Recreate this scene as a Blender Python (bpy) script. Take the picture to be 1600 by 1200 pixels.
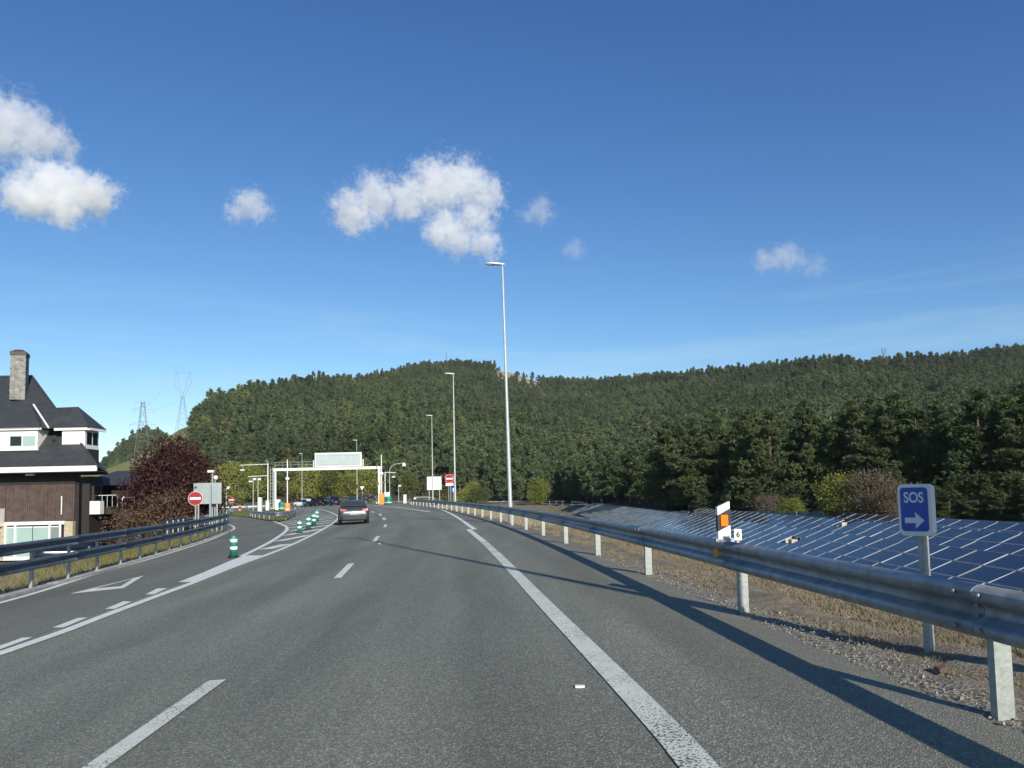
import bpy, bmesh, math, random
import numpy as np
from mathutils import Vector, Matrix
from mathutils.geometry import tessellate_polygon

R = math.radians
S = bpy.context.scene
COL = S.collection
for o in list(bpy.data.objects):
    bpy.data.objects.remove(o)

# ------------------------------------------------------------------ camera
CAM_H, PITCH, ROLL, FPX, HOR = 1.35, R(4.0), R(-1.2), 1200.0, 770.0
OPT_Y = HOR - FPX * math.tan(PITCH)
cd = bpy.data.cameras.new('camera')
cam = bpy.data.objects.new('camera', cd)
COL.objects.link(cam)
CROT = Matrix.Rotation(math.pi / 2 + PITCH, 3, 'X') @ Matrix.Rotation(ROLL, 3, 'Z')
cam.matrix_world = Matrix.Translation((0, 0, CAM_H)) @ CROT.to_4x4()
cd.sensor_width = 36.0
cd.lens = 36.0 * FPX / 1600.0
cd.shift_y = (OPT_Y - 600.0) / 1600.0
cd.clip_start, cd.clip_end = 0.05, 30000.0
S.camera = cam

# ------------------------------------------------------------------ sky and sun
SUN_EL = R(23.5)
sun_h = Vector((0.366, -0.93)).normalized()
SUN_TO = Vector((sun_h.x * math.cos(SUN_EL), sun_h.y * math.cos(SUN_EL), math.sin(SUN_EL)))
W = bpy.data.worlds.new('World')
S.world = W
W.use_nodes = True
wn, wl = W.node_tree.nodes, W.node_tree.links
wn.clear()
w_out = wn.new('ShaderNodeOutputWorld')
w_bg = wn.new('ShaderNodeBackground')
sky = wn.new('ShaderNodeTexSky')
sky.sky_type = 'NISHITA'
sky.sun_disc = False
sky.sun_elevation = SUN_EL
sky.sun_rotation = math.atan2(sun_h.x, sun_h.y)
sky.altitude = 1400
sky.air_density = 1.0
sky.dust_density = 0.25
sky.ozone_density = 1.6
w_bg.inputs['Strength'].default_value = 0.125
# thin high cirrus: long streaks low in the sky, all round the horizon
w_tc = wn.new('ShaderNodeTexCoord')
w_map = wn.new('ShaderNodeMapping')
w_map.inputs['Rotation'].default_value = (R(4), R(-7), R(20))
w_map.inputs['Scale'].default_value = (1.3, 1.3, 17.0)
w_noise = wn.new('ShaderNodeTexNoise')
w_noise.inputs['Scale'].default_value = 1.7
w_noise.inputs['Detail'].default_value = 7.0
w_noise.inputs['Roughness'].default_value = 0.62
w_noise.inputs['Distortion'].default_value = 0.5
w_ramp = wn.new('ShaderNodeMapRange')
w_ramp.inputs['From Min'].default_value = 0.49
w_ramp.inputs['From Max'].default_value = 0.78
w_ramp.inputs['To Max'].default_value = 0.58
w_sep = wn.new('ShaderNodeSeparateXYZ')
w_el = wn.new('ShaderNodeMapRange')
w_el.inputs['From Min'].default_value = 0.30
w_el.inputs['From Max'].default_value = 0.10
w_mul = wn.new('ShaderNodeMath')
w_mul.operation = 'MULTIPLY'
w_mix = wn.new('ShaderNodeMixRGB')
w_mix.inputs['Color2'].default_value = (3.6, 5.0, 5.8, 1)
wl.new(w_tc.outputs['Generated'], w_map.inputs['Vector'])
wl.new(w_map.outputs['Vector'], w_noise.inputs['Vector'])
wl.new(w_noise.outputs['Fac'], w_ramp.inputs['Value'])
wl.new(w_tc.outputs['Generated'], w_sep.inputs['Vector'])
wl.new(w_sep.outputs['Z'], w_el.inputs['Value'])
wl.new(w_ramp.outputs['Result'], w_mul.inputs[0])
wl.new(w_el.outputs['Result'], w_mul.inputs[1])
wl.new(w_mul.outputs['Value'], w_mix.inputs['Fac'])
# colour response of the clear mountain sky (applied evenly to the whole dome)
w_sc = wn.new('ShaderNodeSeparateColor')
w_cc = wn.new('ShaderNodeCombineColor')
wl.new(sky.outputs['Color'], w_sc.inputs['Color'])
for ch, a_, g_ in (('Red', .74, 1.43), ('Green', .785, 1.19), ('Blue', .86, .93)):
    p_ = wn.new('ShaderNodeMath'); p_.operation = 'POWER'; p_.inputs[1].default_value = g_
    m_ = wn.new('ShaderNodeMath'); m_.operation = 'MULTIPLY'; m_.inputs[1].default_value = a_ * 0.154 ** g_ / 0.154
    wl.new(w_sc.outputs[ch], p_.inputs[0]); wl.new(p_.outputs[0], m_.inputs[0]); wl.new(m_.outputs[0], w_cc.inputs[ch])
wl.new(w_cc.outputs['Color'], w_mix.inputs['Color1'])
wl.new(w_mix.outputs['Color'], w_bg.inputs['Color'])
wl.new(w_bg.outputs['Background'], w_out.inputs['Surface'])

sl = bpy.data.lights.new('sun', 'SUN')
sl.energy = 4.6
sl.angle = R(0.53)
sl.color = (1.0, 0.93, 0.82)
so = bpy.data.objects.new('sun', sl)
COL.objects.link(so)
so.rotation_euler = (-SUN_TO).to_track_quat('-Z', 'Y').to_euler()
so.location = (20, -40, 40)

vs = S.view_settings
vs.view_transform = 'Standard'
vs.look = 'None'
vs.exposure = 0.3
vs.gamma = 1.0
vs.use_curve_mapping = False
cy = S.cycles
cy.use_denoising = True
cy.max_bounces = 12
cy.diffuse_bounces = 3
cy.glossy_bounces = 3
cy.transmission_bounces = 4
cy.volume_bounces = 10
cy.transparent_max_bounces = 8
cy.volume_step_rate = 0.22
cy.volume_max_steps = 512
cy.sample_clamp_indirect = 8.0

# ------------------------------------------------------------------ ground model
def smooth(t):
    t = np.clip(t, 0.0, 1.0)
    return t * t * (3 - 2 * t)

def rail_x(Y):
    """plan line of the guardrail on the right of the carriageway"""
    t = np.asarray(Y, float) - 4.5
    a = np.clip(t, 0.0, 35.0)
    b = np.maximum(0.0, t - 35.0)
    return 2.8 - 0.072 * np.minimum(t, 35.0) - 0.0011 * a * a - 0.149 * b - 0.0007 * b * b

LB = [(-6.6, -8.0), (-7.6, -1.0), (-8.75, 7.0), (-10.06, 15.6), (-10.95, 20.4), (-12.03, 25.75), (-13.75, 33.5), (-15.6, 40.5), (-16.9, 45.4)]
LBX, LBY = [p[0] for p in LB], [p[1] for p in LB]
def left_x(Y):
    return np.interp(Y, LBY + [60, 90], LBX + [-20.5, -27])

SKY_PX = [-900, 0, 150, 190, 240, 272, 284, 292, 303, 330, 400, 480, 550, 600, 640, 700, 760, 800, 850, 900, 950, 1000, 1060, 1150, 1250, 1330, 1360, 1400, 1500, 1600, 1800, 2300]
SKY_PY = [748, 745, 735, 722, 694, 672, 664, 655, 634, 616, 598, 589, 590, 581, 571, 566, 567, 572, 588, 592, 590, 585, 580, 572, 562, 553, 562, 556, 553, 541, 530, 545]
RIDGE_PX = [-900, 290, 420, 550, 700, 820, 950, 1100, 1330, 1600, 2300]
RIDGE_Y = [430, 430, 560, 760, 1080, 1080, 960, 860, 700, 800, 850]
FOOT_PX = [-900, 280, 450, 600, 700, 850, 905, 960, 1010, 1060, 1200, 1400, 1600, 2300]
FOOT_Y = [250, 262, 240, 226, 220, 206, 186, 152, 122, 104, 90, 78, 67, 58]
SR_PX = [560, 650, 740, 800, 860, 930, 1060, 1200, 1300, 1450, 1600, 2000, 2600]
SR_Y = [205, 210, 208, 204, 192, 162, 96, 75, 66, 54, 44.5, 33, 26]
def hill(X, Y):
    X = np.asarray(X, float); Y = np.asarray(Y, float)
    Yc = np.maximum(Y, 25.0)
    px = 800 + 1200 * X / Yc
    py = np.interp(px, SKY_PX, SKY_PY)
    rd = np.interp(px, RIDGE_PX, RIDGE_Y)
    ft = np.interp(px, FOOT_PX, FOOT_Y)
    e = (HOR + 0.021 * (800 - px) - py) / 1200.0
    treeh = np.where(px < 288, 0.0, 8.0)
    hr = np.maximum(1.0, e * rd + 1.35 - treeh)
    t = (Yc - ft) / (rd - ft)
    up = np.where(t < 0.9, t, np.where(t < 1.1, 0.9 + 0.1 * np.sin((np.clip(t, .9, 1.1) - 0.9) / 0.2 * math.pi) ** 0.7 , 1.0 - 0.35 * (t - 1.0)))
    up = np.where(t >= 1.1, np.maximum(0.3, 0.9 - 0.4 * (t - 1.1)), up)
    pw = np.interp(px, [650, 1050], [1.0, 1.55])
    z = hr * np.clip(up, 0, 1) ** pw
    z = np.where(t < 0, 0, z)
    bump = np.sin(X / 47.0 + 1.3) * np.sin(Y / 61.0) + 0.6 * np.sin(X / 23.0) * np.cos(Y / 31.0 + 0.7)
    z = z + bump * np.clip(t, 0, 1) * np.clip(1.15 - t, 0, 1) * 5.0
    # farther wooded knoll to the left
    k = np.exp(-((px - 232) / 88.0) ** 2)
    t2 = np.clip((Yc - 480) / 320.0, 0, 1.6)
    z2 = (0.1 * 800 - 9) * k * np.where(t2 < 1, t2, np.maximum(0.2, 1 - 0.5 * (t2 - 1)))
    return np.maximum(z, z2)

def G(X, Y):
    """height of the ground at a plan position (numpy friendly)"""
    X = np.asarray(X, float); Y = np.asarray(Y, float)
    d = rail_x(np.clip(Y, -60, 150)) - X
    left = -np.tanh(0.045 * np.maximum(d, 0.0))
    pxs = 800 + 1200 * X / np.maximum(Y, 25.0)
    rise = smooth((Y - (np.interp(pxs, SR_PX, SR_Y) - 14.0)) / 10.0) * (Y > 20)
    right = smooth((-d - 2.6) / 7.0) * (-3.3 + 1.7 * rise)
    z = np.where(d > 0, left, right)
    z = z - 1.5 * smooth((left_x(Y) - 1.3 - X) / 7.0) * (1 - smooth((Y - 56) / 14.0))
    return z + hill(X, Y)

def gz(X, Y):
    return float(G(X, Y))

def ray(px, py):
    d = CROT @ Vector(((px - 800) / FPX, (OPT_Y - py) / FPX, -1.0))
    return d / d.y

def pt(px, py, Y):
    d = ray(px, py)
    return Vector((d.x * Y, Y, CAM_H + d.z * Y))

def gp(px, py):
    """ground position seen at a pixel of the 1600 x 1200 photograph"""
    z = 0.0
    d = ray(px, py)
    for i in range(160):
        Y = (z - CAM_H) / d.z
        z = z * 0.7 + 0.3 * gz(d.x * Y, Y)
    return Vector((d.x * Y, Y, z))

def gx(px, Y):
    """ground position at a pixel column and a distance"""
    py = 785.0
    for i in range(6):
        d = ray(px, py)
        X = d.x * Y
        z = gz(X, Y)
        py += (CAM_H + d.z * Y - z) / Y * FPX
    return Vector((X, Y, z))

# ------------------------------------------------------------------ materials
def lin(r, g, b):
    f = lambda c: (c / 255 / 12.92) if c / 255 <= 0.04045 else ((c / 255 + 0.055) / 1.055) ** 2.4
    return (f(r), f(g), f(b))

def new_mat(name):
    m = bpy.data.materials.new(name)
    m.use_nodes = True
    n = m.node_tree.nodes
    return m, n, m.node_tree.links, n['Principled BSDF']

def surf(name, col, rough=0.6, metal=0.0, var=0.18, scale=6.0, bump=0.0, bscale=40.0, col2=None, spec=0.5, coords='Object', thr=None):
    """painted / cast / woven surface: noise between two close tones, fine relief"""
    m, n, l, b = new_mat(name)
    tc = n.new('ShaderNodeTexCoord')
    nz = n.new('ShaderNodeTexNoise')
    nz.inputs['Scale'].default_value = scale
    nz.inputs['Detail'].default_value = 6
    nz.inputs['Roughness'].default_value = 0.65
    l.new(tc.outputs[coords], nz.inputs['Vector'])
    rp = n.new('ShaderNodeValToRGB')
    c2 = col2 or tuple(c * (1 - var) for c in col)
    c1 = col if col2 else tuple(min(1, c * (1 + var)) for c in col)
    lo, hi = thr or (0.32, 0.68)
    rp.color_ramp.elements[0].position = lo
    rp.color_ramp.elements[1].position = hi
    rp.color_ramp.elements[0].color = (*c2, 1)
    rp.color_ramp.elements[1].color = (*c1, 1)
    l.new(nz.outputs['Fac'], rp.inputs['Fac'])
    l.new(rp.outputs['Color'], b.inputs['Base Color'])
    b.inputs['Roughness'].default_value = rough
    b.inputs['Metallic'].default_value = metal
    b.inputs['Specular IOR Level'].default_value = spec
    if bump:
        n2 = n.new('ShaderNodeTexNoise')
        n2.inputs['Scale'].default_value = bscale
        n2.inputs['Detail'].default_value = 4
        l.new(tc.outputs[coords], n2.inputs['Vector'])
        bp = n.new('ShaderNodeBump')
        bp.inputs['Strength'].default_value = bump
        bp.inputs['Distance'].default_value = 0.02
        l.new(n2.outputs['Fac'], bp.inputs['Height'])
        l.new(bp.outputs['Normal'], b.inputs['Normal'])
    return m

def leafy(name, col, col2, rough=0.65, transl=0.25, accent=None):
    """foliage: tone varies from leaf to leaf and from plant to plant"""
    m, n, l, b = new_mat(name)
    geo = n.new('ShaderNodeNewGeometry')
    oi = n.new('ShaderNodeObjectInfo')
    mx = n.new('ShaderNodeMixRGB')
    mx.inputs['Color1'].default_value = (*col, 1)
    mx.inputs['Color2'].default_value = (*col2, 1)
    ad = n.new('ShaderNodeMath'); ad.operation = 'MULTIPLY_ADD'
    ad.inputs[1].default_value = 0.5
    l.new(geo.outputs['Random Per Island'], ad.inputs[0])
    h = n.new('ShaderNodeMath'); h.operation = 'MULTIPLY'; h.inputs[1].default_value = 0.6
    l.new(oi.outputs['Random'], h.inputs[0])
    l.new(h.outputs[0], ad.inputs[2])
    l.new(ad.outputs[0], mx.inputs['Fac'])
    colour = mx.outputs['Color']
    if accent:
        # a few plants of another tone, and stands of different age and species across the hill
        gt = n.new('ShaderNodeMapRange'); gt.inputs['From Min'].default_value = .93; gt.inputs['From Max'].default_value = 1.0; gt.inputs['To Max'].default_value = .6
        l.new(oi.outputs['Random'], gt.inputs['Value'])
        m2 = n.new('ShaderNodeMixRGB'); m2.inputs['Color2'].default_value = (*accent, 1)
        l.new(gt.outputs['Result'], m2.inputs['Fac']); l.new(colour, m2.inputs['Color1'])
        sn = n.new('ShaderNodeTexNoise'); sn.inputs['Scale'].default_value = .016; sn.inputs['Detail'].default_value = 4
        l.new(oi.outputs['Location'], sn.inputs['Vector'])
        sr = n.new('ShaderNodeMapRange'); sr.inputs['From Min'].default_value = .33; sr.inputs['From Max'].default_value = .67; sr.inputs['To Min'].default_value = .72; sr.inputs['To Max'].default_value = 1.30
        l.new(sn.outputs['Fac'], sr.inputs['Value'])
        vm = n.new('ShaderNodeVectorMath'); vm.operation = 'SCALE'
        l.new(m2.outputs['Color'], vm.inputs[0]); l.new(sr.outputs['Result'], vm.inputs['Scale'])
        colour = vm.outputs['Vector']
    l.new(colour, b.inputs['Base Color'])
    b.inputs['Roughness'].default_value = rough
    b.inputs['Specular IOR Level'].default_value = 0.25
    tr = n.new('ShaderNodeBsdfTranslucent')
    l.new(colour, tr.inputs['Color'])
    ms = n.new('ShaderNodeMixShader')
    ms.inputs['Fac'].default_value = transl
    l.new(b.outputs[0], ms.inputs[1]); l.new(tr.outputs[0], ms.inputs[2])
    l.new(ms.outputs[0], n['Material Output'].inputs['Surface'])
    return m

def asphalt_mat(name, tone, grit, tracks=False):
    m, n, l, b = new_mat(name)
    tc = n.new('ShaderNodeTexCoord')
    vo = n.new('ShaderNodeTexVoronoi'); vo.inputs['Scale'].default_value = 105
    l.new(tc.outputs['Object'], vo.inputs['Vector'])
    sp = n.new('ShaderNodeSeparateColor'); l.new(vo.outputs['Color'], sp.inputs['Color'])
    r1 = n.new('ShaderNodeValToRGB')
    e = r1.color_ramp.elements
    e[0].position, e[0].color = 0.0, (*(c * (1 - grit) for c in tone), 1)
    e[1].position, e[1].color = 0.78, (*(c * (1 + grit * 0.5) for c in tone), 1)
    x = e.new(0.93); x.color = (*(c * (1 + grit * 3.2) for c in tone), 1)
    l.new(sp.outputs['Red'], r1.inputs['Fac'])
    # worn wheel tracks, patches and dribbles: broad tone changes
    mp = n.new('ShaderNodeMapping'); mp.inputs['Scale'].default_value = (0.8, 0.10, 1); mp.inputs['Rotation'].default_value = (0, 0, R(-5))
    l.new(tc.outputs['Object'], mp.inputs['Vector'])
    n1 = n.new('ShaderNodeTexNoise'); n1.inputs['Scale'].default_value = 1.1; n1.inputs['Detail'].default_value = 7; n1.inputs['Roughness'].default_value = 0.6
    l.new(mp.outputs['Vector'], n1.inputs['Vector'])
    n3 = n.new('ShaderNodeTexNoise'); n3.inputs['Scale'].default_value = 26; n3.inputs['Detail'].default_value = 5
    l.new(tc.outputs['Object'], n3.inputs['Vector'])
    am = n.new('ShaderNodeMath'); am.operation = 'MULTIPLY_ADD'; am.inputs[1].default_value = 0.5
    l.new(n3.outputs['Fac'], am.inputs[0]); l.new(n1.outputs['Fac'], am.inputs[2])
    mr = n.new('ShaderNodeMapRange'); mr.inputs['From Min'].default_value = 0.5; mr.inputs['From Max'].default_value = 1.0
    mr.inputs['To Min'].default_value = 0.72; mr.inputs['To Max'].default_value = 1.26
    l.new(am.outputs[0], mr.inputs['Value'])
    mu = n.new('ShaderNodeVectorMath'); mu.operation = 'SCALE'
    l.new(r1.outputs['Color'], mu.inputs[0]); l.new(mr.outputs['Result'], mu.inputs['Scale'])
    colour = mu.outputs['Vector']
    if tracks:
        # polished, slightly darker wheel tracks in each lane; dusty hard shoulder
        at = n.new('ShaderNodeAttribute'); at.attribute_name = 'lateral'
        ph = n.new('ShaderNodeMath'); ph.operation = 'MULTIPLY_ADD'; ph.inputs[1].default_value = 2 * math.pi / 1.75; ph.inputs[2].default_value = -2 * math.pi * 2.7 / 1.75
        l.new(at.outputs['Fac'], ph.inputs[0])
        co = n.new('ShaderNodeMath'); co.operation = 'COSINE'; l.new(ph.outputs[0], co.inputs[0])
        cm = n.new('ShaderNodeMapRange'); cm.interpolation_type = 'SMOOTHSTEP'
        cm.inputs['From Min'].default_value = -.1; cm.inputs['From Max'].default_value = 1.0; cm.inputs['To Min'].default_value = 1.03; cm.inputs['To Max'].default_value = .90
        l.new(co.outputs[0], cm.inputs['Value'])
        m3 = n.new('ShaderNodeVectorMath'); m3.operation = 'SCALE'
        l.new(colour, m3.inputs[0]); l.new(cm.outputs['Result'], m3.inputs['Scale'])
        du = n.new('ShaderNodeMath'); du.operation = 'MULTIPLY_ADD'; du.inputs[1].default_value = 1.4; l.new(n1.outputs['Fac'], du.inputs[0]); l.new(at.outputs['Fac'], du.inputs[2])
        dm_ = n.new('ShaderNodeMapRange'); dm_.inputs['From Min'].default_value = 2.1; dm_.inputs['From Max'].default_value = .7; dm_.inputs['To Max'].default_value = .45
        l.new(du.outputs[0], dm_.inputs['Value'])
        mxd = n.new('ShaderNodeMixRGB'); mxd.inputs['Color2'].default_value = (.215, .20, .15, 1)
        l.new(dm_.outputs['Result'], mxd.inputs['Fac']); l.new(m3.outputs['Vector'], mxd.inputs['Color1'])
        colour = mxd.outputs['Color']
    l.new(colour, b.inputs['Base Color'])
    b.inputs['Roughness'].default_value = 0.78
    b.inputs['Specular IOR Level'].default_value = 0.35
    bp = n.new('ShaderNodeBump'); bp.inputs['Strength'].default_value = 0.55; bp.inputs['Distance'].default_value = 0.008
    l.new(vo.outputs['Distance'], bp.inputs['Height'])
    l.new(bp.outputs['Normal'], b.inputs['Normal'])
    return m

def paint_mat(name, col, wear):
    """road paint, thin and worn down to the stones in places"""
    m, n, l, b = new_mat(name)
    tc = n.new('ShaderNodeTexCoord')
    n1 = n.new('ShaderNodeTexNoise'); n1.inputs['Scale'].default_value = 55; n1.inputs['Detail'].default_value = 3
    n2 = n.new('ShaderNodeTexNoise'); n2.inputs['Scale'].default_value = 1.6; n2.inputs['Detail'].default_value = 4
    l.new(tc.outputs['Object'], n1.inputs['Vector']); l.new(tc.outputs['Object'], n2.inputs['Vector'])
    a = n.new('ShaderNodeMath'); a.operation = 'MULTIPLY_ADD'; a.inputs[1].default_value = 0.45
    l.new(n2.outputs['Fac'], a.inputs[0]); l.new(n1.outputs['Fac'], a.inputs[2])
    rp = n.new('ShaderNodeValToRGB')
    rp.color_ramp.elements[0].position = wear
    rp.color_ramp.elements[0].color = (0.10, 0.105, 0.10, 1)
    rp.color_ramp.elements[1].position = wear + 0.09
    rp.color_ramp.elements[1].color = (*col, 1)
    l.new(a.outputs[0], rp.inputs['Fac'])
    n4 = n.new('ShaderNodeTexNoise'); n4.inputs['Scale'].default_value = 7; n4.inputs['Detail'].default_value = 8
    l.new(tc.outputs['Object'], n4.inputs['Vector'])
    mr = n.new('ShaderNodeMapRange'); mr.inputs['To Min'].default_value = 0.72; mr.inputs['To Max'].default_value = 1.1
    l.new(n4.outputs['Fac'], mr.inputs['Value'])
    mu = n.new('ShaderNodeVectorMath'); mu.operation = 'SCALE'
    l.new(rp.outputs['Color'], mu.inputs[0]); l.new(mr.outputs['Result'], mu.inputs['Scale'])
    l.new(mu.outputs['Vector'], b.inputs['Base Color'])
    b.inputs['Roughness'].default_value = 0.7
    return m

def glassy(name, col, rough=0.08):
    m, n, l, b = new_mat(name)
    b.inputs['Base Color'].default_value = (*col, 1)
    b.inputs['Roughness'].default_value = rough
    b.inputs['Specular IOR Level'].default_value = 0.7
    nz = n.new('ShaderNodeTexNoise'); nz.inputs['Scale'].default_value = 2.0
    mr = n.new('ShaderNodeMapRange'); mr.inputs['To Min'].default_value = rough * 0.5; mr.inputs['To Max'].default_value = rough * 2
    l.new(nz.outputs['Fac'], mr.inputs['Value']); l.new(mr.outputs['Result'], b.inputs['Roughness'])
    return m

def cover_mat(name):
    """ground sheet: real ground cover tone stored per vertex, broken up by noise"""
    m, n, l, b = new_mat(name)
    at = n.new('ShaderNodeAttribute'); at.attribute_name = 'cover'
    tc = n.new('ShaderNodeTexCoord')
    n1 = n.new('ShaderNodeTexNoise'); n1.inputs['Scale'].default_value = 0.9; n1.inputs['Detail'].default_value = 9; n1.inputs['Roughness'].default_value = 0.7
    n2 = n.new('ShaderNodeTexNoise'); n2.inputs['Scale'].default_value = 18; n2.inputs['Detail'].default_value = 6; n2.inputs['Roughness'].default_value = 0.7
    l.new(tc.outputs['Object'], n1.inputs['Vector']); l.new(tc.outputs['Object'], n2.inputs['Vector'])
    ad = n.new('ShaderNodeMath'); ad.operation = 'ADD'
    l.new(n1.outputs['Fac'], ad.inputs[0]); l.new(n2.outputs['Fac'], ad.inputs[1])
    mr = n.new('ShaderNodeMapRange'); mr.inputs['From Min'].default_value = 0.6; mr.inputs['From Max'].default_value = 1.4
    mr.inputs['To Min'].default_value = 0.45; mr.inputs['To Max'].default_value = 1.55
    l.new(ad.outputs[0], mr.inputs['Value'])
    mu = n.new('ShaderNodeVectorMath'); mu.operation = 'SCALE'
    l.new(at.outputs['Color'], mu.inputs[0]); l.new(mr.outputs['Result'], mu.inputs['Scale'])
    l.new(mu.outputs['Vector'], b.inputs['Base Color'])
    b.inputs['Roughness'].default_value = 0.95
    b.inputs['Specular IOR Level'].default_value = 0.1
    bp = n.new('ShaderNodeBump'); bp.inputs['Strength'].default_value = 0.8; bp.inputs['Distance'].default_value = 0.05
    l.new(n2.outputs['Fac'], bp.inputs['Height']); l.new(bp.outputs['Normal'], b.inputs['Normal'])
    return m

M = {}
M['asphalt'] = asphalt_mat('asphalt', (0.190, 0.193, 0.149), 0.34, True)
M['ramp_asphalt'] = asphalt_mat('ramp_asphalt', (0.164, 0.164, 0.130), 0.20)
M['paint'] = paint_mat('road_paint', (0.80, 0.82, 0.70), 0.50)
M['paint_old'] = paint_mat('worn_road_paint', (0.74, 0.76, 0.63), 0.575)
M['paint_new'] = paint_mat('fresh_road_paint', (0.84, 0.86, 0.75), 0.42)
M['cover'] = cover_mat('ground_cover')
M['concrete'] = surf('concrete', (0.40, 0.38, 0.33), 0.9, var=0.25, scale=5, bump=0.4)
M['grit'] = surf('grey_gravel', (0.27, 0.245, 0.19), 0.9, var=0.5, scale=30)
M['pale_concrete'] = surf('pale_concrete', (0.50, 0.47, 0.38), 0.9, var=0.2, scale=7, bump=0.3)
M['galv'] = surf('galvanised_steel', (0.36, 0.39, 0.43), 0.42, 0.65, var=0.22, scale=9, bump=0.12, bscale=14)
M['galv_dark'] = surf('weathered_blue_grey_steel', (0.26, 0.282, 0.295), 0.44, 0.5, var=0.3, scale=7, bump=0.15, bscale=9)
M['galv_navy'] = surf('dark_weathered_steel', (0.115, 0.14, 0.17), 0.45, 0.5, var=0.3, scale=7, bump=0.15, bscale=9)
M['pylon_steel'] = surf('dull_pylon_steel', (0.17, 0.18, 0.18), 0.6, 0.3, var=0.1, scale=2)
M['galv_post'] = surf('dull_galvanised_post', (0.33, 0.36, 0.335), 0.55, 0.25, var=0.2, scale=16, bump=0.15)
M['pole'] = surf('pale_pole_paint', (0.40, 0.45, 0.44), 0.5, 0.2, var=0.1, scale=3)
M['white'] = surf('white_paint', (0.80, 0.80, 0.77), 0.5, var=0.06, scale=4)
M['soft_white'] = surf('weathered_white', (0.68, 0.69, 0.65), 0.6, var=0.12, scale=3)
M['black'] = surf('black_plastic', (0.012, 0.012, 0.013), 0.5, var=0.3, scale=5)
M['rubber'] = surf('tyre_rubber', (0.018, 0.018, 0.018), 0.8, var=0.3, scale=8)
M['orange'] = surf('orange_plastic', (0.85, 0.30, 0.05), 0.5, var=0.12, scale=5)
M['reflector'] = surf('orange_reflector', (0.90, 0.20, 0.005), 0.25, var=0.1, scale=60)
M['amber'] = surf('amber_reflector', (0.62, 0.34, 0.02), 0.3, var=0.15, scale=40)
M['sign_red'] = surf('sign_red', (0.33, 0.009, 0.012), 0.4, var=0.08, scale=3)
M['sign_blue'] = surf('sign_blue', (0.018, 0.068, 0.36), 0.35, var=0.10, scale=3)
M['sign_grey'] = surf('sign_back_grey', (0.33, 0.38, 0.38), 0.5, 0.3, var=0.08, scale=2)
M['letter'] = surf('sign_lettering', (0.60, 0.64, 0.70), 0.5, var=0.05, scale=10)
M['green'] = surf('green_plastic', (0.01, 0.20, 0.13), 0.45, var=0.15, scale=5)
M['stone_white'] = surf('reflective_band', (0.78, 0.82, 0.78), 0.4, var=0.06, scale=8)
M['vms'] = surf('display_face', (0.42, 0.49, 0.49), 0.35, var=0.08, scale=1.2)
M['slate'] = surf('slate_roof', (0.028, 0.033, 0.037), 0.6, var=0.4, scale=2.2, bump=0.7, bscale=9, col2=(0.05, 0.054, 0.056))
M['wood'] = surf('dark_timber', (0.082, 0.056, 0.047), 0.7, var=0.35, scale=3.0, bump=0.3)
M['wood_dark'] = surf('near_black_timber', (0.022, 0.018, 0.016), 0.75, var=0.3, scale=3.0)  # near-black timber; carries painted shade on the right-hand walls
M['wall_white'] = surf('white_render', (0.74, 0.74, 0.70), 0.85, var=0.07, scale=1.5, bump=0.15)
M['stone'] = surf('sandstone', (0.44, 0.38, 0.27), 0.9, var=0.3, scale=4, bump=0.5)
M['chimney'] = surf('grey_slate_cladding', (0.34, 0.34, 0.31), 0.85, scale=4, bump=0.4, col2=(0.13, 0.13, 0.12))
M['brickred'] = surf('weathered_brick', (0.11, 0.066, 0.05), 0.9, var=0.35, scale=14, bump=0.5)
M['rust'] = surf('rusty_tile', (0.10, 0.028, 0.022), 0.8, var=0.3, scale=6)
M['pane'] = glassy('dark_pane', (0.008, 0.011, 0.015), 0.05)  # near-black glass, one even tone
M['pane_teal'] = surf('pale_teal_glazing', (0.33, 0.46, 0.42), 0.18, var=0.05, scale=0.8, spec=0.6)
M['pane_grey'] = surf('grey_glazing', (0.20, 0.25, 0.23), 0.18, var=0.05, scale=0.8, spec=0.6)
M['tail'] = surf('tail_lamp_red', (0.32, 0.015, 0.03), 0.2, var=0.3, scale=12)
M['silver'] = surf('silver_grey_car_paint', (0.105, 0.112, 0.112), 0.30, 0.6, var=0.05, scale=2)
M['car_white'] = surf('white_car_paint', (0.75, 0.76, 0.77), 0.25, var=0.03, scale=2)
M['car_black'] = surf('black_car_paint', (0.010, 0.011, 0.014), 0.18, var=0.1, scale=2)
M['car_navy'] = surf('dark_blue_car_paint', (0.010, 0.016, 0.03), 0.18, 0.2, var=0.1, scale=2)
M['rim'] = surf('wheel_alloy', (0.4, 0.4, 0.41), 0.35, 0.8, var=0.1, scale=5)
M['bark'] = surf('pine_bark', (0.115, 0.085, 0.068), 0.9, var=0.35, scale=6, bump=0.5)
M['bark_grey'] = surf('grey_bark', (0.16, 0.14, 0.12), 0.9, var=0.3, scale=8, bump=0.4)
M['needles'] = leafy('pine_needles', (0.046, 0.076, 0.034), (0.148, 0.182, 0.074))
M['needles_far'] = leafy('pine_needles_far', (0.050, 0.086, 0.040), (0.152, 0.188, 0.080), accent=(0.24, 0.22, 0.08))
M['leaf_lime'] = leafy('lime_leaves', (0.14, 0.175, 0.03), (0.27, 0.285, 0.06))
M['leaf_olive'] = leafy('olive_leaves', (0.075, 0.095, 0.028), (0.14, 0.145, 0.045))
M['leaf_plum'] = leafy('plum_leaves', (0.042, 0.016, 0.016), (0.105, 0.042, 0.040), 0.55)
M['leaf_rust'] = leafy('rusty_leaves', (0.115, 0.068, 0.038), (0.19, 0.13, 0.07))
M['leaf_bush'] = leafy('heather_scrub', (0.10, 0.075, 0.045), (0.15, 0.115, 0.065))
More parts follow.
